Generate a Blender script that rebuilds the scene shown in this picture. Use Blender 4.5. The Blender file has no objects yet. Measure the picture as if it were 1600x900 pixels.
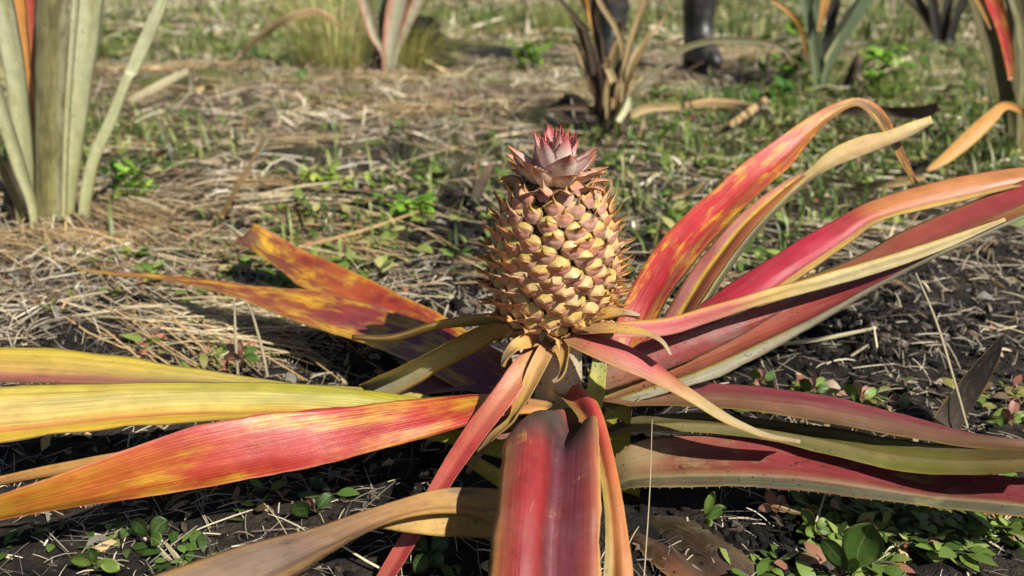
import bpy, math, random
import numpy as np
from mathutils import Vector, Matrix
R = math.radians
random.seed(7); rng = np.random.default_rng(11)
scene = bpy.context.scene
COL = scene.collection

# ------------------------------------------------------------------ camera
H, TH, F = 0.36, R(22), 1256.0
cd = bpy.data.cameras.new('camera'); cam = bpy.data.objects.new('camera', cd); COL.objects.link(cam)
cam.location = (0, 0, H); cam.rotation_euler = (R(90) - TH, 0, 0)
cd.sensor_width = 36; cd.lens = 36*F/1600; cd.clip_start = .01; cd.clip_end = 2000
cd.dof.use_dof = True; cd.dof.focus_distance = .545; cd.dof.aperture_fstop = 6.4
scene.camera = cam
ct, st = math.cos(TH), math.sin(TH)

def at(px, py, Y):
    """world point seen at a pixel of the photograph, Y metres ahead of the camera"""
    a = (px-800)/F; b = (450-py)/F
    dy = ct + st*b; dz = -st + ct*b
    k = Y/dy
    return Vector((a*k, Y, H + dz*k))
def ground_at(px, py):
    b = (450-py)/F
    dy = ct + st*b; dz = -st + ct*b
    Y = -H/dz*dy
    return at(px, py, Y)

# ------------------------------------------------------------------ helpers
def hx(s, k=1.0):
    v = [int(s[i:i+2], 16)/255 for i in (0, 2, 4)]
    return tuple((x/12.92 if x <= .04045 else ((x+.055)/1.055)**2.4)*k for x in v) + (1.0,)
def tag(o, label=None, cat=None, group=None, kind=None):
    if label: o['label'] = label
    if cat: o['category'] = cat
    if group: o['group'] = group
    if kind: o['kind'] = kind
    return o
def empty(name, loc, label, cat, group=None):
    o = bpy.data.objects.new(name, None); COL.objects.link(o); o.location = loc
    o.empty_display_size = .05
    return tag(o, label, cat, group)
def link(name, me, parent=None):
    o = bpy.data.objects.new(name, me); COL.objects.link(o)
    if parent is not None:
        o.parent = parent
        p = Vector((0, 0, 0)); q = parent
        while q is not None: p += q.location; q = q.parent
        o.location = -p
    return o
def mesh(name, verts, faces, mats, mi=None, uv=None, smooth=True):
    me = bpy.data.meshes.new(name)
    me.from_pydata([tuple(v) for v in verts], [], faces)
    for m in mats: me.materials.append(m)
    if mi is not None: me.polygons.foreach_set('material_index', mi)
    if smooth: me.polygons.foreach_set('use_smooth', [True]*len(me.polygons))
    if uv is not None:
        l = me.uv_layers.new(name='UVMap')
        idx = np.empty(len(me.loops), dtype=np.int32); me.loops.foreach_get('vertex_index', idx)
        l.data.foreach_set('uv', np.asarray(uv, dtype=np.float32)[idx].ravel())
    me.update()
    return me
def npmesh(name, V, Q, mats, col=None, smooth=True):
    me = bpy.data.meshes.new(name)
    V = np.asarray(V, dtype=np.float32); Q = np.asarray(Q, dtype=np.int32)
    k = Q.shape[1]
    me.vertices.add(len(V)); me.vertices.foreach_set('co', V.ravel())
    me.loops.add(Q.size); me.loops.foreach_set('vertex_index', Q.ravel())
    me.polygons.add(len(Q)); me.polygons.foreach_set('loop_start', np.arange(0, Q.size, k, dtype=np.int32))
    try: me.polygons.foreach_set('loop_total', np.full(len(Q), k, dtype=np.int32))
    except Exception: pass
    me.polygons.foreach_set('use_smooth', np.full(len(Q), smooth))
    for m in mats: me.materials.append(m)
    me.update(calc_edges=True)
    if col is not None:
        a = me.color_attributes.new('Col', 'FLOAT_COLOR', 'POINT')
        a.data.foreach_set('color', np.asarray(col, dtype=np.float32).ravel())
    return me

# numpy value noise
def _h(ix, iy, s):
    n = (ix.astype(np.int64)*374761393 + iy.astype(np.int64)*668265263 + s*974711) & 0x7fffffff
    n = ((n ^ (n >> 13))*1274126177) & 0x7fffffff
    return ((n ^ (n >> 16)) & 0xffff)/65535.0
def vnoise(x, y, s=0):
    x = np.asarray(x, float); y = np.asarray(y, float)
    ix = np.floor(x); iy = np.floor(y); fx = x-ix; fy = y-iy
    fx = fx*fx*(3-2*fx); fy = fy*fy*(3-2*fy)
    a = _h(ix, iy, s); b = _h(ix+1, iy, s); c = _h(ix, iy+1, s); d = _h(ix+1, iy+1, s)
    return (a*(1-fx)+b*fx)*(1-fy) + (c*(1-fx)+d*fx)*fy
def fbm(x, y, s=0, o=4):
    t = 0; a = .5
    for i in range(o):
        t = t + a*vnoise(x*2**i + i*17.3, y*2**i - i*9.1, s+i); a *= .5
    return t
def bare(x, y):
    """patches of turned black soil with little straw on them"""
    dep = y*ct+H*st; px = 800+x/dep*F; py = 450-F*(y*st-H*ct)/dep
    m = np.ones_like(x)
    for cx, cy, rx, ry, k in [(545, 325, 115, 38, 1), (705, 390, 75, 120, 1), (1330, 510, 230, 90, .85), (95, 335, 100, 22, .9), (1180, 125, 90, 26, .9), (1010, 400, 45, 50, .9), (390, 150, 45, 20, .8), (295, 130, 30, 20, .7), (880, 172, 70, 16, .9), (1130, 185, 90, 18, .8), (540, 560, 150, 70, .95), (150, 500, 90, 30, .6), (330, 590, 120, 30, .7), (620, 235, 50, 16, .8), (480, 240, 60, 14, .6), (270, 290, 60, 20, .6)]:  # the patch below the long orange leaf blackens ground for the fruit's shadow
        q = ((px-cx)/rx)**2+((py-cy)/ry)**2
        m = m*(1-k*np.exp(-q*q))
    return m
def gh(x, y):
    """ground height"""
    x = np.asarray(x, float); y = np.asarray(y, float)
    far = 1/(1+(np.hypot(x, y)/6)**2)
    z = .05*(fbm(x*2.2, y*2.2, 3)-.47) + .026*(fbm(x*9, y*9, 5)-.47) + .016*np.abs(fbm(x*34, y*34, 8)-.47)
    flat = np.exp(-(((x-.05)/.3)**2+((y-.5)/.25)**2))
    B = 1-bare(x, np.maximum(y, .05)); B = np.where(y < .1, 0, B)
    rough = B*(.030*(fbm(x*20, y*20, 12)-.47)+.016*(fbm(x*60, y*60, 14)-.47))*np.clip(1.6-np.abs(y-.9)*.35, .4, 1.4)
    return z*far*(1-.6*flat) - .008*flat - .006 + rough*(1-.8*flat)
def g1(x, y): return float(gh(np.array([x]), np.array([y]))[0])

# ------------------------------------------------------------------ material nodes
class NT:
    def __init__(s, name):
        s.m = bpy.data.materials.new(name); s.m.use_nodes = True
        s.t = s.m.node_tree; s.t.nodes.clear()
        s.out = s.n('ShaderNodeOutputMaterial')
    def n(s, typ, **kw):
        nd = s.t.nodes.new(typ)
        for k, v in kw.items(): setattr(nd, k, v)
        return nd
    def l(s, a, b): s.t.links.new(a, b)
    def put(s, sock, v):
        if hasattr(v, 'is_output'): s.l(v, sock)
        else: sock.default_value = v
    def math(s, op, a, b=0.0, c=0.0, clamp=False):
        nd = s.n('ShaderNodeMath', operation=op, use_clamp=clamp)
        s.put(nd.inputs[0], a); s.put(nd.inputs[1], b); s.put(nd.inputs[2], c)
        return nd.outputs[0]
    def mix(s, f, a, b, mode='MIX'):
        nd = s.n('ShaderNodeMix', data_type='RGBA', blend_type=mode)
        s.put(nd.inputs[0], f); s.put(nd.inputs[6], a); s.put(nd.inputs[7], b)
        return nd.outputs[2]
    def noise(s, vec, scale, detail=3, rough=.55, dims='3D'):
        nd = s.n('ShaderNodeTexNoise', noise_dimensions=dims)
        if vec is not None: s.l(vec, nd.inputs['Vector'])
        nd.inputs['Scale'].default_value = scale; nd.inputs['Detail'].default_value = detail; nd.inputs['Roughness'].default_value = rough
        return nd.outputs[0]
    def ramp(s, fac, stops, interp='LINEAR'):
        nd = s.n('ShaderNodeValToRGB'); s.put(nd.inputs[0], fac)
        e = nd.color_ramp.elements; nd.color_ramp.interpolation = interp
        while len(e) > 1: e.remove(e[-1])
        e[0].position = stops[0][0]; e[0].color = stops[0][1]
        for p, c in stops[1:]:
            q = e.new(p); q.color = c
        return nd.outputs[0], nd.outputs[1]
    def step(s, v, lo, hi):
        nd = s.n('ShaderNodeMapRange', interpolation_type='SMOOTHSTEP')
        s.put(nd.inputs[0], v); nd.inputs[1].default_value = lo; nd.inputs[2].default_value = hi
        nd.inputs[3].default_value = 0; nd.inputs[4].default_value = 1
        return nd.outputs[0]
    def comb(s, x, y, z=0.0):
        nd = s.n('ShaderNodeCombineXYZ')
        s.put(nd.inputs[0], x); s.put(nd.inputs[1], y); s.put(nd.inputs[2], z)
        return nd.outputs[0]
    def bump(s, h, strength=.3, dist=.001):
        nd = s.n('ShaderNodeBump'); s.l(h, nd.inputs['Height'])
        nd.inputs['Strength'].default_value = strength; nd.inputs['Distance'].default_value = dist
        return nd.outputs[0]
    def finish(s, col, rough=.5, normal=None, spec=.5, trans=0.0, tcol=None, coat=0.0):
        p = s.n('ShaderNodeBsdfPrincipled')
        s.put(p.inputs['Base Color'], col); s.put(p.inputs['Roughness'], rough)
        p.inputs['Specular IOR Level'].default_value = spec
        if coat: p.inputs['Coat Weight'].default_value = coat; p.inputs['Coat Roughness'].default_value = .3
        if normal is not None: s.l(normal, p.inputs['Normal'])
        sh = p.outputs[0]
        if trans:
            t = s.n('ShaderNodeBsdfTranslucent'); s.put(t.inputs[0], tcol if tcol is not None else col)
            m = s.n('ShaderNodeMixShader'); m.inputs[0].default_value = trans
            s.l(sh, m.inputs[1]); s.l(t.outputs[0], m.inputs[2]); sh = m.outputs[0]
        s.l(sh, s.out.inputs[0])
        return s.m

_seed = [0]
def leaf_mat(name, v, u=None, blotch=None, streak=.35, dirt=.25, rough=.42, spec=.5, trans=.12, seed=None, fibre=46, warp=.16, bumpk=.35, dust=0.0, wear=.45, bloom=.16):
    """v: colour stops along the leaf; u: (pos, colour, alpha) across it; blotch: (colour, threshold, scale)"""
    _seed[0] += 1
    t = NT(name); sd = _seed[0]*3.17
    tc = t.n('ShaderNodeTexCoord'); sep = t.n('ShaderNodeSeparateXYZ'); t.l(tc.outputs['UV'], sep.inputs[0])
    U, V = sep.outputs[0], sep.outputs[1]
    wob = t.noise(t.comb(t.math('MULTIPLY', U, 2.2), t.math('MULTIPLY', V, 6.0), sd), 1.0, 4, .6)
    Vw = t.math('ADD', V, t.math('MULTIPLY', t.math('SUBTRACT', wob, .5), warp))
    col, _ = t.ramp(Vw, [(p, hx(c)) for p, c in v])
    st1 = t.noise(t.comb(t.math('MULTIPLY', U, float(fibre)), t.math('MULTIPLY', V, 3.5), sd+5), 1.0, 3, .65)
    st2 = t.noise(t.comb(t.math('MULTIPLY', U, 14.0), t.math('MULTIPLY', V, 3.0), sd+9), 1.0, 3, .6)
    if u:
        Uw = t.math('ADD', U, t.math('MULTIPLY', t.math('SUBTRACT', wob, .5), .10))
        c2, a2 = t.ramp(Uw, [(p, hx(c)[:3]+(a,)) for p, c, a in u])
        af = t.math('MULTIPLY', a2, t.step(st2, .1, .52))
        col = t.mix(af, col, c2)
    if blotch:
        for bc, thr, sc in (blotch if isinstance(blotch, list) else [blotch]):
            bn = t.noise(t.comb(t.math('MULTIPLY', U, 2.2*sc), t.math('MULTIPLY', V, 7.0*sc), sd+21+thr*40), 1.0, 5, .62)
            bn = t.math('ADD', bn, t.math('MULTIPLY', t.math('SUBTRACT', st1, .5), .22))
            col = t.mix(t.math('MULTIPLY', t.step(bn, thr-.09, thr+.13), .8), col, hx(bc))
    if streak:
        sm = t.math('ADD', t.math('MULTIPLY', st1, .55), t.math('MULTIPLY', st2, .45))
        br = t.math('ADD', 1.0, t.math('MULTIPLY', t.math('SUBTRACT', sm, .5), 2.6*streak))
        col = t.mix(1.0, col, t.comb(br, br, br), 'MULTIPLY')
        fine = t.step(st1, .60, .72)
        col = t.mix(t.math('MULTIPLY', fine, streak*.26), col, hx('dfb888'))
    pn = t.noise(tc.outputs['Object'], 55.0, 5, .7)
    # dry margin, brown flecks that follow the veins, grey waxy bloom, pale scratches
    em = t.step(t.math('ABSOLUTE', t.math('SUBTRACT', U, .5)), .455, .497)
    col = t.mix(t.math('MULTIPLY', em, t.math('MULTIPLY', t.step(st2, .3, .6), .55)), col, hx('b08a4a'))
    fl = t.noise(t.comb(t.math('MULTIPLY', U, 16.0), t.math('MULTIPLY', V, 30.0), sd+33), 1.0, 4, .7)
    col = t.mix(t.math('MULTIPLY', t.step(fl, .60, .70), wear), col, hx('5c3a2a'))
    gl = t.noise(t.comb(t.math('MULTIPLY', U, 5.0), t.math('MULTIPLY', V, 9.0), sd+47), 1.0, 5, .7)
    col = t.mix(t.math('MULTIPLY', t.step(gl, .50, .72), bloom), col, hx('a08c78'))
    sc = t.noise(t.comb(t.math('ADD', t.math('MULTIPLY', U, 60.0), t.math('MULTIPLY', V, 90.0)), t.math('MULTIPLY', V, 7.0), sd+61), 1.0, 2, .5)
    col = t.mix(t.math('MULTIPLY', t.step(sc, .74, .78), .35), col, hx('e0c8a0'))
    br2 = t.math('ADD', .56, t.math('MULTIPLY', pn, .66))
    col = t.mix(1.0, col, t.comb(br2, br2, br2), 'MULTIPLY')
    if dust:
        dn = t.noise(tc.outputs['Object'], 38.0, 6, .7)
        col = t.mix(t.math('MULTIPLY', t.step(dn, .42, .7), dust), col, hx('8d7f74'))
    if dirt:
        d = t.noise(tc.outputs['Object'], 420.0, 2, .5); d2 = t.noise(tc.outputs['Object'], 24.0, 3, .6)
        dm = t.math('MULTIPLY', t.step(d, .63, .70), t.step(d2, .42, .66))
        col = t.mix(t.math('MULTIPLY', dm, dirt*2.4, clamp=True), col, hx('2a211b'))
    hgt = t.math('ADD', st1, t.math('MULTIPLY', pn, .6))
    nm = t.bump(hgt, bumpk, .0012)
    rg = t.math('ADD', rough-.1, t.math('MULTIPLY', pn, .25))
    return t.finish(col, rg, nm, spec, trans)

def vcol_mat(name, rough=.7, trans=0.0, spec=.3, var=.5, scale=60, bump=0):
    t = NT(name); a = t.n('ShaderNodeVertexColor', layer_name='Col')
    tc = t.n('ShaderNodeTexCoord')
    n = t.noise(tc.outputs['Object'], scale, 4, .6)
    b = t.math('ADD', 1-var*.5, t.math('MULTIPLY', n, var))
    c = t.mix(1.0, a.outputs[0], t.comb(b, b, b), 'MULTIPLY')
    return t.finish(c, rough, t.bump(n, .9, .004) if bump else None, spec, trans)

# ------------------------------------------------------------------ ribbons (leaves)
def crom(P, n):
    P = [np.array(p, float) for p in P]
    P = [2*P[0]-P[1]] + P + [2*P[-1]-P[-2]]
    k = len(P)-3
    out = []
    for i in range(n+1):
        s = i/n*k; j = min(int(s), k-1); f = s-j
        a, b, c, d = P[j:j+4]
        out.append(.5*((2*b)+(c-a)*f+(2*a-5*b+4*c-d)*f*f+(3*b-a-3*c+d)*f**3))
    return np.array(out)
VEE = [(0, 0), (.25, -.10), (.5, -.17), (.75, -.10), (1, 0)]
FLAT = [(0, 0), (.5, -.06), (1, 0)]
ARCH = [(0, 0), (.25, .10), (.5, .13), (.75, .10), (1, 0)]
def ribbon(name, A, B, mats, parent=None, prof=VEE, n=54, m=12, thick=.0014, teeth=0, wav=.02, flip=False, world=False, sd=None):
    """a leaf blade between two edges; a real two-sided sheet with thickness"""
    A3 = A if world else [at(*p) for p in A]; B3 = B if world else [at(*p) for p in B]
    a = crom(A3, n); b = crom(B3, n)
    sdv = random.random()*100 if sd is None else sd
    mid = (a+b)/2
    T = np.gradient(mid, axis=0)
    W = b-a; w = np.linalg.norm(W, axis=1)
    N = np.cross(T, W); N /= np.linalg.norm(N, axis=1)[:, None]+1e-12
    c0 = np.array([0, 0, H])
    ref = N[:, 2]*.6 + np.einsum('ij,ij->i', N, (c0-mid)/np.linalg.norm(c0-mid, axis=1)[:, None])
    if ref.sum() < 0: N = -N
    if flip: N = -N
    arc = np.concatenate([[0], np.cumsum(np.linalg.norm(np.diff(mid, axis=0), axis=1))]); L = arc[-1]
    us = np.linspace(0, 1, m+1)
    pr = np.interp(us, [p[0] for p in prof], [p[1] for p in prof])
    # soften the profile a little
    if m >= 8:
        q = pr.copy(); q[1:-1] = .25*pr[:-2]+.5*pr[1:-1]+.25*pr[2:]; pr = q
    wv = np.array([[vnoise(arc[i]*38+sdv, u*2.5+sdv, 4)-.5 for u in us] for i in range(n+1)])
    eA = (vnoise(arc*60+sdv, arc*0+1.3, 2)-.5)*.03+(vnoise(arc*260+sdv, arc*0+2.3, 2)-.5)*.022; eB = (vnoise(arc*60+sdv, arc*0+7.7, 2)-.5)*.03+(vnoise(arc*260+sdv, arc*0+5.1, 2)-.5)*.022
    wl = np.minimum(w, .06)[:, None]
    top = (a[:, None, :]*(1-us)[None, :, None] + b[:, None, :]*us[None, :, None])
    edge = np.zeros((n+1, m+1)); edge[:, 0] = eA; edge[:, -1] = eB
    top = top + W[:, None, :]*edge[:, :, None]
    top = top + N[:, None, :]*((pr[None, :]+wv*wav*2)*wl)[:, :, None]
    # real vertex normals of the sheet
    du = np.gradient(top, axis=1); dv = np.gradient(top, axis=0)
    nn = np.cross(dv, du); nn /= np.linalg.norm(nn, axis=2)[:, :, None]+1e-12
    s = np.sign(np.einsum('ijk,ik->ij', nn, N)); s[s == 0] = 1; nn *= s[:, :, None]
    th = thick*np.minimum(1, .15+np.minimum(us, 1-us)*5)
    bot = top - nn*th[None, :, None]
    V = np.concatenate([top.reshape(-1, 3), bot.reshape(-1, 3)])
    M = (n+1)*(m+1)
    uv = np.array([[u, arc[i]/L] for i in range(n+1) for u in us]); uv = np.concatenate([uv, uv])
    fs = []; mi = []
    def vid(i, j): return i*(m+1)+j
    for i in range(n):
        for j in range(m):
            q = [vid(i, j), vid(i, j+1), vid(i+1, j+1), vid(i+1, j)]
            fs.append(tuple(q)); mi.append(0)
            fs.append(tuple(M+x for x in reversed(q))); mi.append(1)
        for j in (0, m):
            fs.append((vid(i, j), vid(i+1, j), M+vid(i+1, j), M+vid(i, j))); mi.append(1)
    for i in (0, n):
        for j in range(m):
            fs.append((vid(i, j), vid(i, j+1), M+vid(i, j+1), M+vid(i, j))); mi.append(1)
    V = list(map(tuple, V)); uv = list(map(tuple, uv))
    if teeth:
        for side in (0, m):
            d = teeth*.5
            while d < L*.97:
                i = int(np.searchsorted(arc, d)); i = min(max(i, 1), n-1)
                f = (d-arc[i-1])/(arc[i]-arc[i-1]+1e-9)
                p = top[i-1, side]*(1-f)+top[i, side]*f
                o = (W[i] if side else -W[i])/ (w[i]+1e-9)
                tt = T[i]/(np.linalg.norm(T[i])+1e-9)
                hl = .0016*random.uniform(.6, 1.25); k = len(V)
                V += [tuple(p-tt*.0011-o*.0004), tuple(p+tt*.0011-o*.0004), tuple(p+o*hl+tt*.0012), tuple(p-nn[i, side]*.0007)]
                uv += [((1 if side else 0), arc[i]/L)]*4
                fs += [(k, k+1, k+2), (k+1, k+3, k+2), (k+3, k, k+2)]; mi += [0, 1, 1]
                d += teeth*random.uniform(.75, 1.3)
    me = mesh(name, V, fs, mats, mi, uv)
    return link(name, me, parent)
def strip(name, C, mats, parent=None, tilt=0.0, **kw):
    """C: (px, py, Y, width in px) along the middle"""
    A, B = [], []
    for i, (x, y, Y, w) in enumerate(C):
        p = C[max(i-1, 0)]; q = C[min(i+1, len(C)-1)]
        dx, dy = q[0]-p[0], q[1]-p[1]; l = math.hypot(dx, dy) or 1
        nx, ny = -dy/l, dx/l
        k = w/2
        A.append((x-nx*k, y-ny*k, Y*(1+tilt))); B.append((x+nx*k, y+ny*k, Y*(1-tilt)))
    return ribbon(name, A, B, mats, parent, **kw)

# ------------------------------------------------------------------ light
SE, SP = R(45), R(46)
sun_to = Vector((math.cos(SE)*math.cos(SP), -math.cos(SE)*math.sin(SP), math.sin(SE)))
ld = bpy.data.lights.new('sun', 'SUN'); ld.energy = 5.0; ld.angle = R(.53); ld.color = (1.0, .96, .88)
lo = bpy.data.objects.new('sun', ld); COL.objects.link(lo)
lo.rotation_euler = sun_to.to_track_quat('Z', 'Y').to_euler(); lo.location = (3, -2, 5)
w = bpy.data.worlds.new('World'); scene.world = w; w.use_nodes = True
wn = w.node_tree; bg = wn.nodes['Background']
sky = wn.nodes.new('ShaderNodeTexSky'); sky.sky_type = 'NISHITA'; sky.sun_disc = False
sky.sun_elevation = SE; sky.sun_rotation = math.atan2(sun_to.x, sun_to.y)
wn.links.new(sky.outputs[0], bg.inputs[0]); bg.inputs[1].default_value = .05
vs = scene.view_settings
vs.view_transform = 'Standard'; vs.look = 'None'; vs.exposure = 0.48; vs.gamma = 1; vs.use_curve_mapping = False
scene.render.engine = 'CYCLES'
scene.cycles.max_bounces = 6; scene.cycles.diffuse_bounces = 3; scene.cycles.glossy_bounces = 2; scene.cycles.transmission_bounces = 3
scene.cycles.use_denoising = True

#__GROUND__
# ------------------------------------------------------------------ ground
def soil_material():
    t = NT('dark_field_soil'); tc = t.n('ShaderNodeTexCoord'); P = tc.outputs['Object']
    n1 = t.noise(P, 2.3, 5, .6); n2 = t.noise(P, 14, 5, .65); n3 = t.noise(P, 90, 5, .7); n4 = t.noise(P, 420, 3, .6)
    soil, _ = t.ramp(n3, [(.25, hx('0b0a09')), (.5, hx('181513')), (.75, hx('38322d'))])
    lit, _ = t.ramp(n4, [(.3, hx('6b5a44')), (.6, hx('a08b6c')), (.8, hx('c2b08e'))])
    grn, _ = t.ramp(n3, [(.3, hx('3c4a1c')), (.7, hx('748038'))])
    sep = t.n('ShaderNodeSeparateXYZ'); t.l(P, sep.inputs[0])
    dist = t.step(sep.outputs[1], .9, 2.6)
    lf = t.math('ADD', t.math('MULTIPLY', t.step(n2, .42, .62), .75), t.math('MULTIPLY', dist, .25))
    lf = t.math('MULTIPLY', lf, t.math('ADD', .12, t.math('MULTIPLY', dist, .88)))
    c = t.mix(lf, soil, lit)
    gf = t.math('MULTIPLY', t.step(n1, .46, .60), t.math('MULTIPLY', dist, .8))
    c = t.mix(gf, c, grn)
    bare_mask = t.n('ShaderNodeVertexColor', layer_name='Col')
    c = t.mix(t.math('MULTIPLY', bare_mask.outputs[0], .9), c, soil)
    h = t.math('ADD', n3, t.math('MULTIPLY', n4, .5))
    return t.finish(c, .9, t.bump(h, .9, .006), .25)
M_soil = soil_material()
def build_ground():
    k = 620
    s = np.linspace(-1, 1, k)
    xs = .25*np.sinh(7.6*s); ys = .62 + .25*np.sinh(7.6*s)
    X, Y = np.meshgrid(xs, ys)
    Z = gh(X, Y)
    V = np.stack([X, Y, Z], -1).reshape(-1, 3)
    I = np.arange(k*k).reshape(k, k)
    Q = np.stack([I[:-1, :-1], I[:-1, 1:], I[1:, 1:], I[1:, :-1]], -1).reshape(-1, 4)
    B = 1-bare(V[:, 0], np.maximum(V[:, 1], .05)); B[V[:, 1] < .1] = 0
    o = link('ground', npmesh('ground', V, Q, [M_soil], np.stack([B, B, B, B*0+1], 1)))
    tag(o, 'dark crumbly field soil under straw and low weeds', 'ground', kind='structure')
build_ground()

def bez(P0, P1, P2, side, wid, taper, S):
    """many thin blades at once: quadratic curves with a side vector and width"""
    t = np.linspace(0, 1, S+1)[None, :, None]
    C = P0[:, None]*(1-t)**2 + 2*P1[:, None]*t*(1-t) + P2[:, None]*t*t
    tp = np.asarray(taper)[None, :, None]
    off = side[:, None, :]*wid[:, None, None]*tp*.5
    N = len(P0)
    V = np.stack([C-off, C+off], 2).reshape(-1, 3)
    base = (np.arange(N)*(S+1)*2)[:, None]
    i = np.arange(S)[None, :]*2
    Q = np.stack([base+i, base+i+1, base+i+3, base+i+2], -1).reshape(-1, 4)
    return V, Q, (S+1)*2
def unit(a): return a/(np.linalg.norm(a, axis=1)[:, None]+1e-9)
def colours(N, pal, wts, var=.25):
    p = np.array([hx(c)[:3] for c in pal]); k = rng.choice(len(pal), N, p=np.array(wts)/sum(wts))
    c = p[k]*rng.uniform(1-var, 1+var, (N, 1))
    return np.concatenate([c, np.ones((N, 1))], 1)

def field(n, y0, y1, dens, spread=.78):
    """random spots in the part of the field the camera looks over, thinned by a density function"""
    x = []; y = []
    while len(x) < n:
        k = n*3
        yy = np.sqrt(rng.uniform(y0**2, y1**2, k)); xx = rng.uniform(-1, 1, k)*yy*spread
        keep = rng.uniform(0, 1, k) < dens(xx, yy)
        x += list(xx[keep]); y += list(yy[keep])
    x = np.array(x[:n]); y = np.array(y[:n])
    return x, y
def near_plant(x, y): return ((x-.06)/.10)**2+((y-.53)/.09)**2 < 1

M_straw = vcol_mat('dry_straw', .6, .12, .4, .5, 150)
M_green = vcol_mat('green_weed_leaf', .45, .25, .45, .5, 90)
M_clod = vcol_mat('soil_crumb', .95, 0, .2, .9, 240, 1)

def straw(name, n, y0, y1, dens, L, Wd, lift, label, pal=None, wts=None):
    x, y = field(n, y0, y1, dens); z = gh(x, y)
    a = rng.uniform(0, 2*math.pi, n)*.5 + rng.choice([0, math.pi], n) + rng.normal(-.45, .5, n)
    l = rng.uniform(L[0], L[1], n)*rng.uniform(.4, 1, n)
    d = np.stack([np.cos(a), np.sin(a)*.9, np.zeros(n)], 1)
    P0 = np.stack([x, y, z+.002], 1)
    P2 = P0 + d*l[:, None]; P2[:, 2] = gh(P2[:, 0], P2[:, 1]) + .002 + rng.exponential(lift, n)
    P1 = (P0+P2)/2 + rng.normal(0, 1, (n, 3))*np.array([.05, .05, 0])*l[:, None]
    P1[:, 2] = np.maximum(gh(P1[:, 0], P1[:, 1]), P1[:, 2]) + rng.exponential(lift*.5, n)
    side = unit(np.stack([-d[:, 1], d[:, 0], rng.normal(0, .7, n)], 1))
    V, Q, k = bez(P0, P1, P2, side, np.minimum(Wd[0]+rng.exponential((Wd[1]-Wd[0])*.42, n), Wd[1]*2.6), [.8, 1, .95, .6], 3)
    c = colours(n, pal or ['d6c4a0', 'b09c7c', '8a7860', 'e8dcc2', '5e5042', 'b4a894', 'b89468'], wts or [5, 4, 3, 5, 4, 5, 2])
    o = link(name, npmesh(name, V, Q, [M_straw], np.repeat(c, k, 0)))
    tag(o, label, 'straw', kind='stuff')
def d_mid(x, y):
    px = 800+x/(y*ct+H*st)*F
    d = np.clip((fbm(x*5, y*5, 21)-.40)*5, .10, 1)
    d = d*np.where(y < .62, .22, 1.0)
    d = d*np.where((px > 1150) & (y < 1.0), .3, 1)
    d = d*np.where(near_plant(x, y), 0, 1)
    return np.clip(d*bare(x, y), 0, 1)
def d_far(x, y): return np.clip((fbm(x*2.4, y*2.4, 31)-.36)*4.5, .10, 1)*bare(x, y)
straw('straw_litter', 5200, .38, 1.3, d_mid, (.012, .10), (.0005, .0018), .006, 'loose dry straw lying over the dark soil round the pineapple')
straw('distant_straw_litter', 15000, 1.2, 4.2, d_far, (.02, .18), (.0011, .0034), .012, 'mat of bleached dead grass between the rows behind')
straw('far_straw_litter', 16000, 4.0, 11, d_far, (.1, .5), (.005, .014), .02, 'pale dead grass covering the far end of the field')
straw('fine_root_litter', 6000, .36, .95, lambda x, y: np.where(near_plant(x, y), 0, .3+.5*fbm(x*9, y*9, 77)), (.01, .05), (.0005, .0012), .004, 'fine pale rootlets and broken stalks in the soil', ['b9ab95', '8c8172', '5a5048', 'd0c2a4'], [3, 3, 3, 2])

def mats(name, n, m, y0, y1, dens, L, Wd, label):
    cx, cy = field(n, y0, y1, dens); ca = rng.uniform(-.9, .5, n)
    x = np.repeat(cx, m)+rng.normal(0, L[1]*.35, n*m); y = np.repeat(cy, m)+rng.normal(0, L[1]*.16, n*m); N = n*m
    a = np.repeat(ca, m)+rng.normal(0, .16, N)+rng.choice([0, math.pi], N); l = rng.uniform(L[0], L[1], N)
    d = np.stack([np.cos(a), np.sin(a), np.zeros(N)], 1); z = gh(x, y)+rng.uniform(.001, .008, N)
    P0 = np.stack([x, y, z], 1)-d*(l*.5)[:, None]; P2 = P0+d*l[:, None]
    for P in (P0, P2): P[:, 2] = gh(P[:, 0], P[:, 1])+rng.uniform(.001, .01, N)
    P1 = (P0+P2)/2+rng.normal(0, .05, (N, 3))*l[:, None]*np.array([1, 1, 0]); P1[:, 2] += rng.uniform(0, .012, N)
    side = unit(np.stack([-d[:, 1], d[:, 0], rng.normal(0, .5, N)], 1))
    V, Q, k = bez(P0, P1, P2, side, rng.uniform(Wd[0], Wd[1], N), [.7, 1, .95, .5], 3)
    base = np.repeat(colours(n, ['c8b48c', 'b89c70', 'd2c09c', 'a08a68', 'c0a070'], [4, 4, 3, 3, 2], .15), m, 0)*rng.uniform(.7, 1.3, (N, 1)); base[:, 3] = 1
    o = link(name, npmesh(name, V, Q, [M_straw], np.repeat(base, k, 0))); tag(o, label, 'straw', kind='stuff')
mats('matted_grass', 34, 48, .72, 1.4, lambda x, y: np.clip((x < .05)*1.0+.15, 0, 1)*bare(x, y), (.06, .2), (.0008, .0022), 'flattened tan grass lying in mats left of the pineapple')
mats('distant_matted_grass', 62, 50, 1.3, 5, lambda x, y: bare(x, y), (.12, .4), (.0015, .004), 'flattened tan grass lying in mats between the rows')
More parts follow.
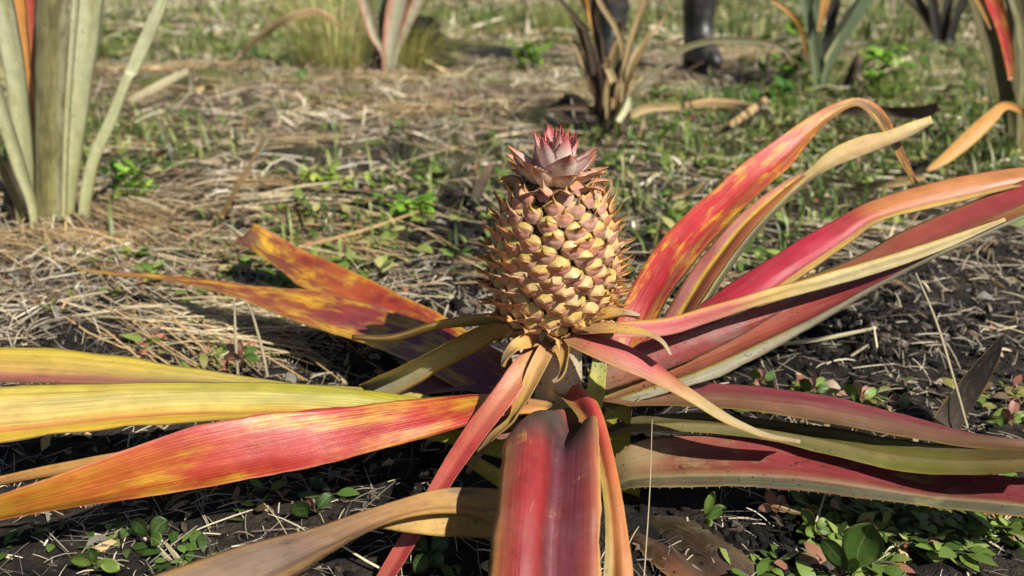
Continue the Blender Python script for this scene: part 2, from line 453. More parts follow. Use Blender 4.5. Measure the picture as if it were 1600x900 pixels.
def flakes(name, n, y0, y1, dens, L, label):
    x, y = field(n, y0, y1, dens); z = gh(x, y); a = rng.uniform(0, 2*math.pi, n); l = rng.uniform(L[0], L[1], n)
    d = np.stack([np.cos(a), np.sin(a), rng.normal(0, .35, n)], 1)
    P0 = np.stack([x, y, z+.002], 1); P2 = P0+d*l[:, None]; P2[:, 2] = np.maximum(P2[:, 2], z+.001); P1 = (P0+P2)/2; P1[:, 2] += l*rng.uniform(-.1, .5, n)
    side = unit(np.stack([-d[:, 1], d[:, 0], rng.normal(0, .6, n)], 1))
    V, Q, k = bez(P0, P1, P2, side, l*rng.uniform(.2, .6, n), [.3, .8, 1, .7, .2], 4)
    V = V + rng.normal(0, L[1]*.03, V.shape)
    c = colours(n, ['8a7660', 'a08c74', '5c4a3c', 'b59a70', '9a6248', '7a7468', '463a30'], [4, 3, 3, 2, 1, 3, 3])
    o = link(name, npmesh(name, V, Q, [M_straw], np.repeat(c, k, 0))); tag(o, label, 'leaf litter', kind='stuff')
flakes('leaf_litter', 2600, .37, 1.5, lambda x, y: np.where(near_plant(x, y), 0, .2+.8*fbm(x*6, y*6, 91)), (.004, .018), 'broken brown leaf scraps on the soil')
flakes('distant_leaf_litter', 4500, 1.4, 6, lambda x, y: .2+.8*fbm(x*3, y*3, 92), (.015, .05), 'broken dead leaf scraps between the rows')
def grass(name, n, y0, y1, dens, L, Wd, label, pal, wts, lean=.7, pts=None):
    if pts is None: x, y = field(n, y0, y1, dens)
    else: x, y = pts
    z = gh(x, y); a = rng.uniform(0, 2*math.pi, n)
    h = rng.uniform(L[0], L[1], n)*rng.uniform(.5, 1, n)
    d = np.stack([np.cos(a), np.sin(a), np.zeros(n)], 1); ln = rng.uniform(.2, 1.3, n)*lean
    P0 = np.stack([x, y, z-.002], 1)
    P1 = P0 + d*(h*ln*.3)[:, None]; P1[:, 2] += h*.75
    P2 = P0 + d*(h*ln)[:, None]; P2[:, 2] += h*rng.uniform(.55, 1.1, n)
    side = unit(np.stack([-d[:, 1], d[:, 0], rng.normal(0, .3, n)], 1))
    V, Q, k = bez(P0, P1, P2, side, rng.uniform(Wd[0], Wd[1], n), [1, .9, .65, .1], 3)
    c = colours(n, pal, wts)
    o = link(name, npmesh(name, V, Q, [M_green], np.repeat(c, k, 0)))
    tag(o, label, 'grass', kind='stuff'); return o
GP = ['4a6024', '667c36', '84904e', 'a09c62', '3b4d22']; GW = [3, 4, 3, 2, 2]
def d_green(x, y):
    q = fbm(x*1.7+4, y*1.7, 41)
    return np.clip((q-.40)*5, 0.03, 1)*(.25+.75*bare(x, y))
grass('short_grass', 17000, 1.0, 4.5, d_green, (.02, .075), (.0025, .006), 'short green grass growing in patches between the rows', GP, GW)
grass('far_grass', 16000, 4.0, 11, lambda x, y: np.clip((fbm(x*1.1, y*1.1, 43)-.38)*5, .05, 1), (.05, .2), (.006, .014), 'thin green grass over the far ground', GP, GW)

def cover(name, n, pos, L, label, pal, wts, leaves=6, up=.5):
    """rosettes of small oval leaves"""
    x, y = pos; m = leaves
    X = np.repeat(x, m)+rng.normal(0, .004, n*m); Y = np.repeat(y, m)+rng.normal(0, .004, n*m); N = n*m
    Z = gh(X, Y)
    a = rng.uniform(0, 2*math.pi, N)
    sc = np.repeat(rng.uniform(.55, 1.0, n), m)
    l = rng.uniform(L[0], L[1], N)*sc
    d = np.stack([np.cos(a), np.sin(a), np.zeros(N)], 1)
    hgt = np.repeat(rng.uniform(.2, 1, n), m)*rng.uniform(0, 1, N)*L[1]*up
    P0 = np.stack([X, Y, Z+hgt], 1); P0 += d*(l*.25)[:, None]
    P2 = P0 + d*l[:, None]; P2[:, 2] += l*rng.uniform(-.15, .55, N)
    P1 = (P0+P2)/2; P1[:, 2] += l*rng.uniform(.05, .3, N)
    side = unit(np.stack([-d[:, 1], d[:, 0], rng.normal(0, .35, N)], 1))
    V, Q, k = bez(P0, P1, P2, side, l*rng.uniform(.42, .62, N), [.12, .7, 1, .95, .6, .06], 5)
    c = colours(N, pal, wts, .3)
    o = link(name, npmesh(name, V, Q, [M_green], np.repeat(c, k, 0)))
    tag(o, label, 'ground cover', kind='stuff'); return o
WP = ['566e2c', '70863c', '88964c', '425828', '946650', 'a9a568']; WW = [5, 4, 2, 3, 1, 1]
def pos_px(n, boxes):
    """spots on the ground inside patches given as (px, py, rx, ry) of the photograph"""
    x = []; y = []
    for (cx, cy, rx, ry, wt) in boxes:
        for _ in range(int(n*wt)):
            r = math.sqrt(random.random()); q = random.uniform(0, 2*math.pi)
            g = ground_at(cx+rx*r*math.cos(q), cy+ry*r*math.sin(q)); x.append(g.x); y.append(g.y)
    return np.array(x), np.array(y)
p = pos_px(150, [(1400, 820, 150, 60, .50), (1530, 810, 90, 50, .25), (1310, 800, 60, 40, .15), (1240, 890, 80, 30, .1)])
cover('low_weed_mat', len(p[0]), p, (.010, .020), 'dense mat of glossy little green weeds at lower right', WP, WW, 8)
p = pos_px(15, [(90, 850, 120, 45, .42), (330, 840, 150, 55, .33), (640, 890, 90, 30, .12), (520, 760, 140, 50, .15)])
cover('shaded_weed_mat', len(p[0]), p, (.009, .018), 'small oval leaved weeds beneath the left hand leaves', ['4a6228', '5f7a34', '38501f', '6e5a3c', '84904a'], [4, 3, 3, 1, 1], 6)  # palette darkened to paint in the shade of the leaves above
p = pos_px(60, [(330, 540, 130, 40, .4), (250, 460, 200, 60, .3), (1180, 610, 150, 30, .2), (1330, 620, 120, 25, .15), (1560, 640, 60, 50, .15)])
cover('scattered_weeds', len(p[0]), p, (.010, .022), 'scattered reddish green weeds on open soil', ['8d8a4a', '7a8a40', 'a9705a', '6e5a40', '5f7a2e', 'b58a78'], [3, 3, 2, 2, 2, 1], 6)
x, y = field(1300, .85, 2.4, d_green)
cover('weed_patches', 1300, (x, y), (.014, .034), 'broad patches of low green weeds behind the pineapple', WP, [4, 5, 4, 2, .6, 2], 6)
x, y = field(700, 2.2, 6, d_green)
cover('far_weed_patches', 700, (x, y), (.03, .07), 'low green weeds far down the field', WP, [4, 5, 4, 2, .4, 2], 6)

def clods(name, n, pos, S, label):
    x, y = pos
    t = (1+5**.5)/2
    iv = np.array([(-1, t, 0), (1, t, 0), (-1, -t, 0), (1, -t, 0), (0, -1, t), (0, 1, t), (0, -1, -t), (0, 1, -t), (t, 0, -1), (t, 0, 1), (-t, 0, -1), (-t, 0, 1)], float)/1.9
    it = np.array([(0, 11, 5), (0, 5, 1), (0, 1, 7), (0, 7, 10), (0, 10, 11), (1, 5, 9), (5, 11, 4), (11, 10, 2), (10, 7, 6), (7, 1, 8), (3, 9, 4), (3, 4, 2), (3, 2, 6), (3, 6, 8), (3, 8, 9), (4, 9, 5), (2, 4, 11), (6, 2, 10), (8, 6, 7), (9, 8, 1)])
    iv = iv/np.linalg.norm(iv, axis=1)[:, None]; ed = {}; vl = list(iv); nf = []
    for a_, b_, c_ in it:
        k_ = []
        for p_, q_ in ((a_, b_), (b_, c_), (c_, a_)):
            key = (min(p_, q_), max(p_, q_))
            if key not in ed: v_ = vl[p_]+vl[q_]; vl.append(v_/np.linalg.norm(v_)); ed[key] = len(vl)-1
            k_.append(ed[key])
        nf += [(a_, k_[0], k_[2]), (b_, k_[1], k_[0]), (c_, k_[2], k_[1]), tuple(k_)]
    iv = np.array(vl); it = np.array(nf); nv = len(iv)
    r = S[0]*(S[1]/S[0])**(rng.uniform(0, 1, n)**2.2)
    V = iv[None]*rng.uniform(.5, 1.3, (n, nv, 1))*r[:, None, None]*rng.uniform(.7, 1.2, (n, 1, 3))
    V[:, :, 2] *= .75
    V += np.stack([x, y, gh(x, y)+r*.2], 1)[:, None, :]
    Q = (it[None]+(np.arange(n)*nv)[:, None, None]).reshape(-1, 3)
    c = colours(n, ['1c1916', '13110f', '2a2521', '5a5148'], [4, 4, 2, .6])
    o = link(name, npmesh(name, V.reshape(-1, 3), Q, [M_clod], np.repeat(c, nv, 0), smooth=True))
    tag(o, label, 'soil', kind='stuff')
x, y = field(9000, .36, 1.3, lambda x, y: np.where(near_plant(x, y), .2, .25+.75*(fbm(x*4, y*4, 51) > .45)))
clods('soil_crumbs', len(x), (x, y), (.0010, .0060), 'black crumbs and clods of soil round the plant')
p = pos_px(6000, [(1330, 500, 170, 60, .30), (545, 330, 100, 38, .16), (90, 335, 80, 18, .08), (705, 390, 65, 110, .2), (1180, 125, 70, 25, .14), (1220, 860, 120, 50, .2)])
clods('soil_clods', len(p[0]), p, (.0015, .0075), 'rough black clods of turned soil')
# ------------------------------------------------------------------ the pineapple plant
base = at(890, 700, .53)
plant = empty('pineapple_plant', (base.x, .53, 0), 'pineapple plant with one ripening pinkish fruit and sprawling red and yellow leaves', 'pineapple plant')
M_under = leaf_mat('leaf_underside_grey', [(0, 'a39a6a'), (.5, '9a967e'), (1, '8d8666')], streak=.25, dirt=.45, rough=.6, fibre=60)
M_under_y = leaf_mat('leaf_underside_olive', [(0, 'b0a050'), (.5, '97923f'), (1, '9a8a48')], streak=.3, dirt=.4, rough=.55, fibre=60)
M_under_t = leaf_mat('leaf_underside_tan', [(0, 'b59a5e'), (.5, 'bd9a5a'), (1, '9d7c4a')], streak=.4, dirt=.3, rough=.6, fibre=60)
M_under_r = leaf_mat('leaf_underside_rose', [(0, 'c9a070'), (.5, 'b0605a'), (1, 'a8804a')], streak=.35, dirt=.25, rough=.5, fibre=60)
Y_ = 'e0b830'
def LF(name, A, B, mat, under=M_under, **kw): return ribbon(name, A, B, [mat, under], plant, **kw)

# left, lying red leaf
m = leaf_mat('leaf_red_streaked', [(0, 'c99a62'), (.06, 'c87050'), (.15, 'b0302a'), (.48, 'b43226'), (.60, 'b84828'), (.70, 'c8702a'), (.82, 'd0982f'), (1, 'd0902f')],
             u=[(0, 'b83038', .7), (.12, 'b83038', 0), (.9, 'c03034', 0), (1, 'b0282f', .7)],
             blotch=[('c05428', .58, 3.2), ('dcae2c', .61, .8)], streak=.34, dirt=.08, rough=.37, spec=.9, fibre=34, bumpk=.5, wear=.12, bloom=.0)
LF('leaf', [(868, 628, .515), (800, 618, .505), (750, 615, .50), (640, 624, .474), (520, 636, .460), (420, 645, .446), (300, 668, .428), (180, 708, .410), (80, 745, .395), (0, 772, .386), (-80, 802, .395), (-200, 850, .38)],
           [(850, 645, .495), (800, 648, .475), (755, 658, .46), (640, 690, .445), (530, 720, .435), (430, 742, .428), (310, 763, .42), (190, 782, .41), (90, 797, .40), (0, 812, .39), (-80, 826, .385), (-200, 855, .378)],
   m, M_under_r, prof=[(0, 0), (.25, .05), (.5, .06), (.75, .08), (.9, .04), (1, 0)], n=70, m=16)
# left, wide yellow leaf
m = leaf_mat('leaf_yellow_striped', [(0, 'a8a030'), (.3, 'b2ac2e'), (.5, 'c6b446'), (.75, 'd2b455'), (1, 'd0a050')],
             u=[(0, 'b0a428', .8), (.12, 'b8ae3a', .2), (.35, 'd8c888', .55), (.55, 'd8c080', .5), (.68, 'c88a48', .45), (.76, 'b8503c', .8), (.80, 'd8ae38', .9), (1, 'd0a830', 1)],
             blotch=('d89858', .66, .9), streak=.75, dirt=.06, rough=.38, spec=.9, fibre=34, bumpk=.7, wear=.12, bloom=.0)
LF('leaf', [(800, 650, .54), (700, 630, .545), (620, 616, .545), (560, 608, .545), (470, 600, .54), (380, 597, .535), (250, 597, .525), (120, 600, .515), (0, 604, .505), (-90, 608, .50), (-240, 630, .49)],
           [(800, 670, .53), (700, 668, .52), (620, 664, .51), (560, 660, .50), (470, 656, .492), (380, 655, .487), (250, 663, .478), (120, 675, .468), (0, 692, .455), (-90, 705, .445), (-240, 650, .485)],
   m, M_under_y, prof=[(0, 0), (.3, .02), (.6, .0), (.77, -.07), (.86, 0), (1, 0)], n=64, m=20)
# left, upper yellow and purple leaf
m = leaf_mat('leaf_yellow_purple', [(0, 'a8a040'), (.3, 'bcb060'), (.55, 'c2aa52'), (.8, 'bd9a48'), (1, 'b88a48')],
             u=[(0, 'c8b030', .9), (.2, 'c8b040', .5), (.45, 'c09a60', .2), (.7, 'a04a58', .75), (1, '8c3850', .9)],
             streak=.6, dirt=.1, rough=.38, fibre=34)
LF('leaf', [(760, 640, .555), (640, 612, .57), (540, 603, .575), (470, 599, .58), (400, 590, .585), (300, 574, .59), (200, 558, .59), (100, 546, .585), (0, 541, .575), (-90, 542, .56), (-220, 560, .55)],
           [(760, 655, .55), (640, 622, .56), (540, 611, .562), (470, 606, .56), (400, 603, .555), (300, 602, .55), (200, 602, .545), (100, 601, .54), (0, 598, .53), (-90, 596, .52), (-220, 570, .545)],
   m, M_under_y, prof=[(0, 0), (.3, -.05), (.6, -.06), (1, 0)], teeth=.009, n=60)
# back left, short orange leaf with a brown end
m = leaf_mat('leaf_orange_blotched', [(0, '7a2a34'), (.2, 'a03428'), (.45, 'a83c26'), (.62, 'a85026'), (.76, '9a5428'), (.85, '7c4c2c'), (1, '5e4330')],
             u=[(0, 'cc8630', .9), (.10, 'b04a2c', .3), (.5, 'a03c2c', 0), (.9, '8a3830', .3), (1, 'a8702e', .6)],
             blotch=[('e0b028', .55, 1.6), ('74222a', .58, 1.5)], streak=.3, dirt=.2, rough=.45, fibre=44)
LF('leaf', [(800, 560, .60), (735, 520, .68), (690, 492, .73), (640, 468, .77), (590, 443, .81), (530, 414, .86), (470, 388, .90), (430, 366, .92), (398, 348, .93)],
           [(780, 600, .60), (700, 560, .645), (640, 530, .68), (585, 502, .72), (525, 474, .76), (470, 447, .80), (435, 420, .84), (400, 395, .87), (366, 374, .89)],
   m, M_under_t, prof=VEE, n=50)
# back left, long orange leaf with a dry point
m = leaf_mat('leaf_orange_yellow', [(0, '7a2c40'), (.25, '743040'), (.40, '8c3836'), (.5, '9e5430'), (.60, '8c4230'), (.72, '7c4a30'), (1, '8f744c')],  # purple base stands for the fruit's shadow on this leaf
             u=[(0, 'b05030', .7), (.15, 'a84434', .3), (.5, 'c07030', 0), (.9, 'd09030', .3), (1, 'd8a830', .8)],
             blotch=[('e0b02e', .525, 1.7), ('822e30', .58, 1.6)], streak=.35, dirt=.12, rough=.42, fibre=44)
LF('leaf', [(830, 610, .56), (760, 556, .60), (700, 518, .645), (640, 494, .685), (560, 470, .73), (480, 452, .765), (400, 446, .79), (330, 437, .81), (250, 429, .83), (180, 424, .845), (115, 419, .86)],
           [(800, 640, .55), (720, 610, .57), (650, 572, .605), (590, 544, .64), (520, 522, .675), (450, 498, .71), (385, 472, .745), (325, 453, .78), (250, 437, .82), (180, 430, .84), (115, 421, .857)],
   m, M_under_t, prof=FLAT, n=60)
# leaves under the fruit on the left, its shadow painted in as dusky purple
m = leaf_mat('leaf_dusky_purple', [(0, '8a6a58'), (.4, '7a3a48'), (1, '8a5040')], streak=.3, dirt=.5, rough=.5)
LF('leaf', [(860, 640, .55), (790, 592, .575), (740, 574, .59), (690, 578, .60), (640, 596, .60), (600, 615, .595)],
           [(850, 660, .54), (780, 625, .555), (735, 612, .56), (690, 612, .565), (640, 622, .57), (600, 630, .57)], m, M_under_r, n=30)
LF('leaf', [(850, 660, .53), (780, 648, .52), (700, 645, .515), (620, 655, .51), (560, 668, .505), (500, 690, .50)],
           [(840, 690, .515), (780, 690, .50), (700, 682, .495), (620, 680, .49), (560, 684, .49), (500, 700, .49)], m, M_under_y, n=30)
# narrow olive leaf crossing under the red one
m_ol = leaf_mat('leaf_olive', [(0, 'b0a64a'), (.4, 'a8a03a'), (1, 'b09a40')], u=[(0, 'c8c060', .4), (.5, '98923a', 0), (1, 'c0b050', .5)], streak=.35, dirt=.35, rough=.45)
strip('leaf', [(830, 712, .49, 30), (760, 697, .475, 26), (700, 683, .465, 22), (655, 678, .468, 14), (620, 676, .475, 6)], [m_ol, M_under_y], plant, tilt=.01)
m_dry = leaf_mat('leaf_dry_tan', [(0, 'a07840'), (.4, 'b5894c'), (.7, 'a5763c'), (1, '8a6238')], u=[(0, 'c89a50', .6), (.2, 'b08048', 0), (.85, '9a7040', .3), (1, 'c09048', .6)],
                 blotch=('6e4e34', .62, 1.4), streak=.55, dirt=.3, rough=.6, spec=.3, fibre=34)
m_dry2 = leaf_mat('leaf_dry_brown', [(0, '94764e'), (.5, '7e5c3c'), (1, '5e4632')], blotch=('b08a58', .6, 1.3), streak=.55, dirt=.3, rough=.7, spec=.25, fibre=34)
# left, withered brown leaf under the red one
LF('leaf', [(420, 672, .50), (300, 692, .49), (200, 704, .48), (100, 722, .468), (0, 744, .455), (-80, 765, .445)],
           [(420, 684, .49), (300, 706, .478), (200, 722, .468), (100, 740, .456), (0, 757, .447), (-80, 772, .44)], m_dry, m_dry2, n=40)

# front red leaf arching toward the camera
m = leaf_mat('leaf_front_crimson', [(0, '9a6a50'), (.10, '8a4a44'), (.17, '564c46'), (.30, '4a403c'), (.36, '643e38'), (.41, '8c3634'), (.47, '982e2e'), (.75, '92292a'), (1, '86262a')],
             u=[(0, 'c8964a', .95), (.07, 'b87a48', .6), (.2, 'b04a40', 0), (.47, '98303a', 0), (.54, '5c3444', .75), (.78, '683a4a', .7), (.92, 'a06444', .5), (1, 'd09a50', .95)],  # mauve right half: shade inside the groove, painted in
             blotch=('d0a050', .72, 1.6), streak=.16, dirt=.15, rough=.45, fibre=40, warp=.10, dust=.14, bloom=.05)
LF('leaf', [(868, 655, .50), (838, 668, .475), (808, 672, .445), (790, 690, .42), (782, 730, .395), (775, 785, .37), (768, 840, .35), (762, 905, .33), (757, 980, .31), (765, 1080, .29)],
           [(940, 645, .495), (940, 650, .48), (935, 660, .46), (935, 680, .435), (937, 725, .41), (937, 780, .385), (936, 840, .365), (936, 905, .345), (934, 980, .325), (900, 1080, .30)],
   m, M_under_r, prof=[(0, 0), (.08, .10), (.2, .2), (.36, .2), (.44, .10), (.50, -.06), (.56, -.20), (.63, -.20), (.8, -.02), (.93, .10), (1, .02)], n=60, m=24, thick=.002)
# its folded neighbour, drooping to the right
m = leaf_mat('leaf_folded_red', [(0, 'c04a50'), (.25, 'bf3a44'), (.42, 'b8503f'), (.6, 'b8763f'), (.8, 'bb7a40'), (1, 'b5823f')],
             u=[(0, '8a8038', .9), (.30, '8e7e3c', .8), (.40, 'a86a40', .3), (.7, 'c05040', .1), (1, 'd0883f', .7)], streak=.35, dirt=.2, rough=.42)
LF('leaf', [(866, 612, .515), (884, 628, .495), (905, 655, .465), (926, 700, .435), (940, 760, .405), (946, 830, .38), (942, 905, .36), (930, 985, .34)],
           [(905, 602, .52), (925, 618, .505), (940, 642, .475), (955, 695, .44), (970, 765, .405), (982, 840, .38), (990, 905, .36), (985, 985, .34)],
   m, M_under_y, prof=[(0, 0), (.2, -.12), (.36, -.18), (.5, .04), (.7, .14), (1, 0)], n=50, m=16)
# bottom, withered leaf bending across the foreground
m = leaf_mat('leaf_withered_fore', [(0, 'c09a50'), (.3, 'b48448'), (.45, 'a07850'), (.65, '8e7866'), (1, '947a5c')], u=[(0, 'b88848', .9), (.14, '9c7c58', .4), (.5, '8e7a68', 0), (.7, 'a88458', .5), (.85, 'c09450', .8), (1, 'b08440', .9)],
             blotch=('6a5a50', .6, 1.2), streak=.4, dirt=.2, rough=.6, fibre=30)
LF('leaf', [(800, 765, .44), (740, 762, .43), (690, 764, .42), (640, 775, .405), (570, 798, .385), (480, 826, .36), (390, 850, .335), (300, 880, .31), (210, 912, .29), (110, 950, .27)],
           [(800, 835, .42), (740, 806, .412), (690, 802, .40), (640, 808, .385), (590, 824, .365), (540, 850, .34), (490, 880, .315), (430, 915, .295), (360, 955, .275), (250, 1010, .26)],
   m, m_dry2, prof=[(0, 0), (.3, -.04), (.6, -.12), (.8, -.04), (1, 0)], n=50, m=16)
m2 = leaf_mat('leaf_tan_strip', [(0, 'b8924e'), (.6, 'c09a58'), (1, 'a8864c')], streak=.5, dirt=.35, rough=.6, blotch=('8a6838', .64, 1.5), fibre=34)
LF('leaf', [(800, 798, .425), (740, 797, .42), (690, 797, .412), (640, 802, .40), (590, 818, .385)],
           [(800, 842, .415), (740, 840, .407), (690, 838, .40), (640, 832, .392), (590, 824, .382)], m2, M_under_t, n=26, m=8)
# bottom right, dead spiny leaf on the soil
m = leaf_mat('leaf_dead_dirty_shaded', [(0, '38321f'), (.4, '443824'), (.7, '4a3424'), (1, '583a28')], u=[(0, '6a6040', .7), (.3, '50442f', 0), (.8, '7a4a38', .5), (1, '9a6440', .7)], streak=.4, dirt=1.2, rough=.75, spec=.2, blotch=[('3a3026', .54, 1.8), ('7a6a48', .62, 2.4)], dust=.15, wear=.8, bloom=.05)  # tones darkened for the shadow it lies in; the dirt is real
LF('leaf', [(965, 800, .50), (1030, 805, .475), (1085, 815, .455), (1130, 842, .435), (1165, 870, .42), (1200, 902, .41), (1240, 950, .39)],
           [(950, 850, .47), (985, 850, .445), (1010, 870, .425), (1040, 895, .405), (1080, 925, .39), (1130, 955, .38), (1200, 990, .37)], m, M_under_y, teeth=.006, prof=[(0, 0), (.15, .10), (.32, .06), (.5, -.12), (.68, .04), (.85, .10), (1, -.03)], n=40, m=16, wav=.05)

# ---- right-hand leaves
m_r1 = leaf_mat('leaf_tall_scarlet', [(0, 'b0504a'), (.12, 'b02f35'), (.4, 'bc302f'), (.55, 'b84034'), (.66, 'b86a38'), (.74, 'a07a48'), (.80, '7a6040'), (1, '5e4832')],
             u=[(0, 'd07040', .7), (.1, 'c84840', .2), (.5, 'c04040', 0), (.62, 'b03a40', 0), (.72, 'c8a850', .45), (.85, 'a04a40', .2), (1, 'c0a040', .8)],
             blotch=[('e0b434', .575, 2.0), ('a8503c', .6, 1.0)], streak=.34, dirt=.1, rough=.38, fibre=44)
LF('leaf', [(945, 580, .545), (955, 530, .565), (970, 485, .585), (992, 440, .605), (1022, 390, .63), (1060, 345, .655), (1110, 300, .68), (1160, 255, .70), (1215, 216, .72), (1268, 180, .735), (1310, 159, .745), (1345, 153, .75), (1378, 170, .752), (1402, 210, .755), (1418, 250, .757), (1436, 286, .76)],
           [(985, 590, .535), (1000, 555, .55), (1018, 515, .565), (1045, 465, .58), (1080, 418, .60), (1115, 376, .625), (1155, 333, .65), (1200, 290, .675), (1240, 255, .70), (1270, 215, .718), (1302, 184, .732), (1338, 166, .742), (1365, 186, .745), (1388, 220, .748), (1408, 256, .75), (1428, 288, .757)],
   m_r1, M_under_t, prof=[(0, 0), (.3, -.06), (.6, -.13), (.8, -.04), (1, 0)], n=80, m=14)
m = leaf_mat('leaf_bronze_fold', [(0, 'a89a50'), (.2, '8a4a40'), (.5, '904438'), (.8, 'b06a3c'), (1, '7a4a34')],
             u=[(0, '7a3c3c', .3), (.22, 'a04a40', 0), (.34, 'd0b040', .9), (.44, 'c8a848', .8), (.52, 'b05a3c', .3), (.8, 'b06840', .5), (1, 'c89a40', .9)], streak=.4, dirt=.25, rough=.42)
LF('leaf', [(985, 600, .54), (1010, 545, .56), (1040, 490, .58), (1075, 430, .605), (1110, 385, .63), (1150, 340, .65), (1200, 300, .675), (1240, 275, .69), (1266, 264, .70)],
           [(1030, 600, .53), (1055, 560, .54), (1080, 500, .56), (1110, 452, .58), (1140, 408, .605), (1175, 362, .63), (1215, 318, .66), (1245, 288, .68), (1270, 266, .698)],
   m, M_under_y, prof=[(0, 0), (.2, -.1), (.38, -.2), (.6, -.06), (1, .03)], n=50, m=14)
m = leaf_mat('leaf_grey_twist', [(0, 'b0a050'), (.15, 'b8b070'), (.35, 'a8a48a'), (.52, 'b5a878'), (.62, 'c8aa70'), (.8, 'b8935c'), (1, 'd0b880')],
             u=[(0, 'c8b048', .7), (.25, 'b0a880', 0), (1, '908c78', .4)], streak=.45, dirt=.2, rough=.55)
strip('leaf', [(1045, 590, .55, 20), (1074, 520, .57, 20), (1104, 462, .59, 20), (1138, 408, .62, 20), (1176, 358, .645, 20), (1217, 315, .665, 18), (1258, 278, .685, 15), (1300, 248, .695, 26), (1345, 228, .71, 30), (1390, 214, .72, 22), (1425, 200, .73, 20), (1457, 186, .74, 12)], [m, M_under], plant, tilt=.012, n=70)
m_r4 = leaf_mat('leaf_magenta_dry_end', [(0, 'b85050'), (.2, 'ac2a3a'), (.40, 'b0283c'), (.47, 'b0403c'), (.52, 'c07c44'), (.7, 'c4844c'), (.85, 'c88a50'), (1, 'b07c48')],
             u=[(0, 'b82c48', .4), (.2, 'c03848', 0), (.65, 'a83048', .2), (.74, '8a4a40', .5), (.8, 'd0b060', .85), (1, 'd8b868', .9)], streak=.42, dirt=.1, rough=.4, fibre=40, warp=.05)
LF('leaf', [(950, 575, .535), (1000, 535, .55), (1050, 503, .565), (1095, 475, .58), (1150, 436, .60), (1230, 386, .625), (1300, 346, .65), (1350, 318, .665), (1430, 292, .68), (1520, 272, .69), (1600, 261, .695), (1700, 255, .70), (1800, 260, .70)],
           [(990, 590, .525), (1050, 560, .535), (1110, 522, .545), (1160, 490, .555), (1210, 462, .575), (1270, 420, .60), (1330, 378, .625), (1376, 346, .64), (1450, 326, .655), (1530, 307, .665), (1600, 290, .67), (1700, 275, .675), (1800, 268, .69)],
   m_r4, M_under_t, prof=[(0, 0), (.3, .04), (.6, .02), (.76, -.10), (.86, -.02), (1, 0)], n=64, m=16)
# long pink leaf turning cream, in front of the magenta one
m = leaf_mat('leaf_pink_cream', [(0, 'd08a6a'), (.08, 'c8505a'), (.2, 'c03a50'), (.32, 'c0605a'), (.42, 'c8a458'), (.6, 'c2b07c'), (1, 'c0a870')],
             u=[(0, 'd0a838', .8), (.22, 'd0b048', .5), (.3, 'c0b088', .1), (1, 'b8ac80', .3)], streak=.3, dirt=.18, rough=.45)
LF('leaf', [(905, 515, .515), (960, 503, .515), (1040, 496, .52), (1110, 477, .53), (1200, 451, .545), (1300, 424, .56), (1400, 394, .575), (1480, 369, .585), (1570, 340, .595)],
           [(905, 535, .505), (960, 528, .505), (1040, 524, .508), (1110, 503, .515), (1180, 479, .525), (1280, 452, .54), (1380, 424, .555), (1470, 392, .572), (1572, 345, .592)],
   m, M_under, prof=[(0, 0), (.2, .06), (.35, -.02), (.7, .03), (1, 0)], n=60)
# olive and red leaf at the right edge
m = leaf_mat('leaf_far_rosewood', [(0, 'a09048'), (.3, '98703f'), (.5, 'a05040'), (.8, 'a83c44'), (1, 'b04a44')], u=[(0, '9a8a48', .6), (.2, 'a04a40', 0), (1, '9a8a44', .4)], streak=.3, dirt=.15, rough=.42)
LF('leaf', [(1000, 560, .55), (1100, 500, .575), (1200, 455, .60), (1290, 420, .62), (1350, 394, .635), (1400, 366, .65), (1480, 330, .665), (1560, 298, .675), (1640, 266, .68), (1760, 225, .69)],
           [(1030, 590, .535), (1120, 540, .545), (1210, 490, .56), (1300, 450, .58), (1360, 428, .59), (1420, 405, .60), (1500, 372, .615), (1580, 340, .625), (1660, 308, .635), (1760, 250, .67)], m, M_under, prof=FLAT, n=50)
# long trough-shaped leaf: red inside, grey back folded under
m = leaf_mat('leaf_red_trough', [(0, 'a08a50'), (.12, '96583c'), (.4, '983a34'), (.6, '8c3634'), (.75, '9a7a3c'), (1, 'b09a38')],
             u=[(0, '8c8a48', .5), (.15, 'a04a40', 0), (.55, 'a84844', 0), (.70, '5c3a38', .6), (.76, 'a89838', .95), (.82, 'a8a080', 1), (1, 'a29e88', 1)], streak=.32, dirt=.5, rough=.45)  # dark strip beside the crease is painted shadow
LF('leaf', [(915, 610, .525), (960, 580, .53), (1020, 552, .535), (1100, 512, .545), (1200, 476, .56), (1300, 447, .575), (1400, 410, .59), (1500, 362, .60), (1600, 318, .61), (1720, 275, .62), (1850, 240, .63)],
           [(950, 640, .515), (1000, 625, .51), (1070, 605, .508), (1140, 580, .51), (1220, 536, .52), (1310, 484, .535), (1410, 425, .555), (1505, 381, .57), (1600, 340, .585), (1720, 296, .60), (1850, 245, .625)],
   m, M_under, prof=[(0, 0), (.25, -.08), (.5, -.12), (.7, -.08), (.78, .0), (1, -.03)], n=64, m=20)
# dusty pink leaf base between them
m = leaf_mat('leaf_dusty_pink', [(0, 'a07a58'), (.3, '984640'), (.7, '903c3c'), (1, '7a4038')], streak=.3, dirt=1.2, dust=.5, rough=.5)
LF('leaf', [(915, 590, .53), (960, 565, .53), (1020, 540, .535), (1080, 518, .54), (1180, 483, .555), (1260, 455, .57)],
           [(930, 615, .515), (980, 598, .512), (1040, 578, .515), (1100, 552, .522), (1180, 512, .54), (1262, 460, .568)], m, M_under_y, n=36)
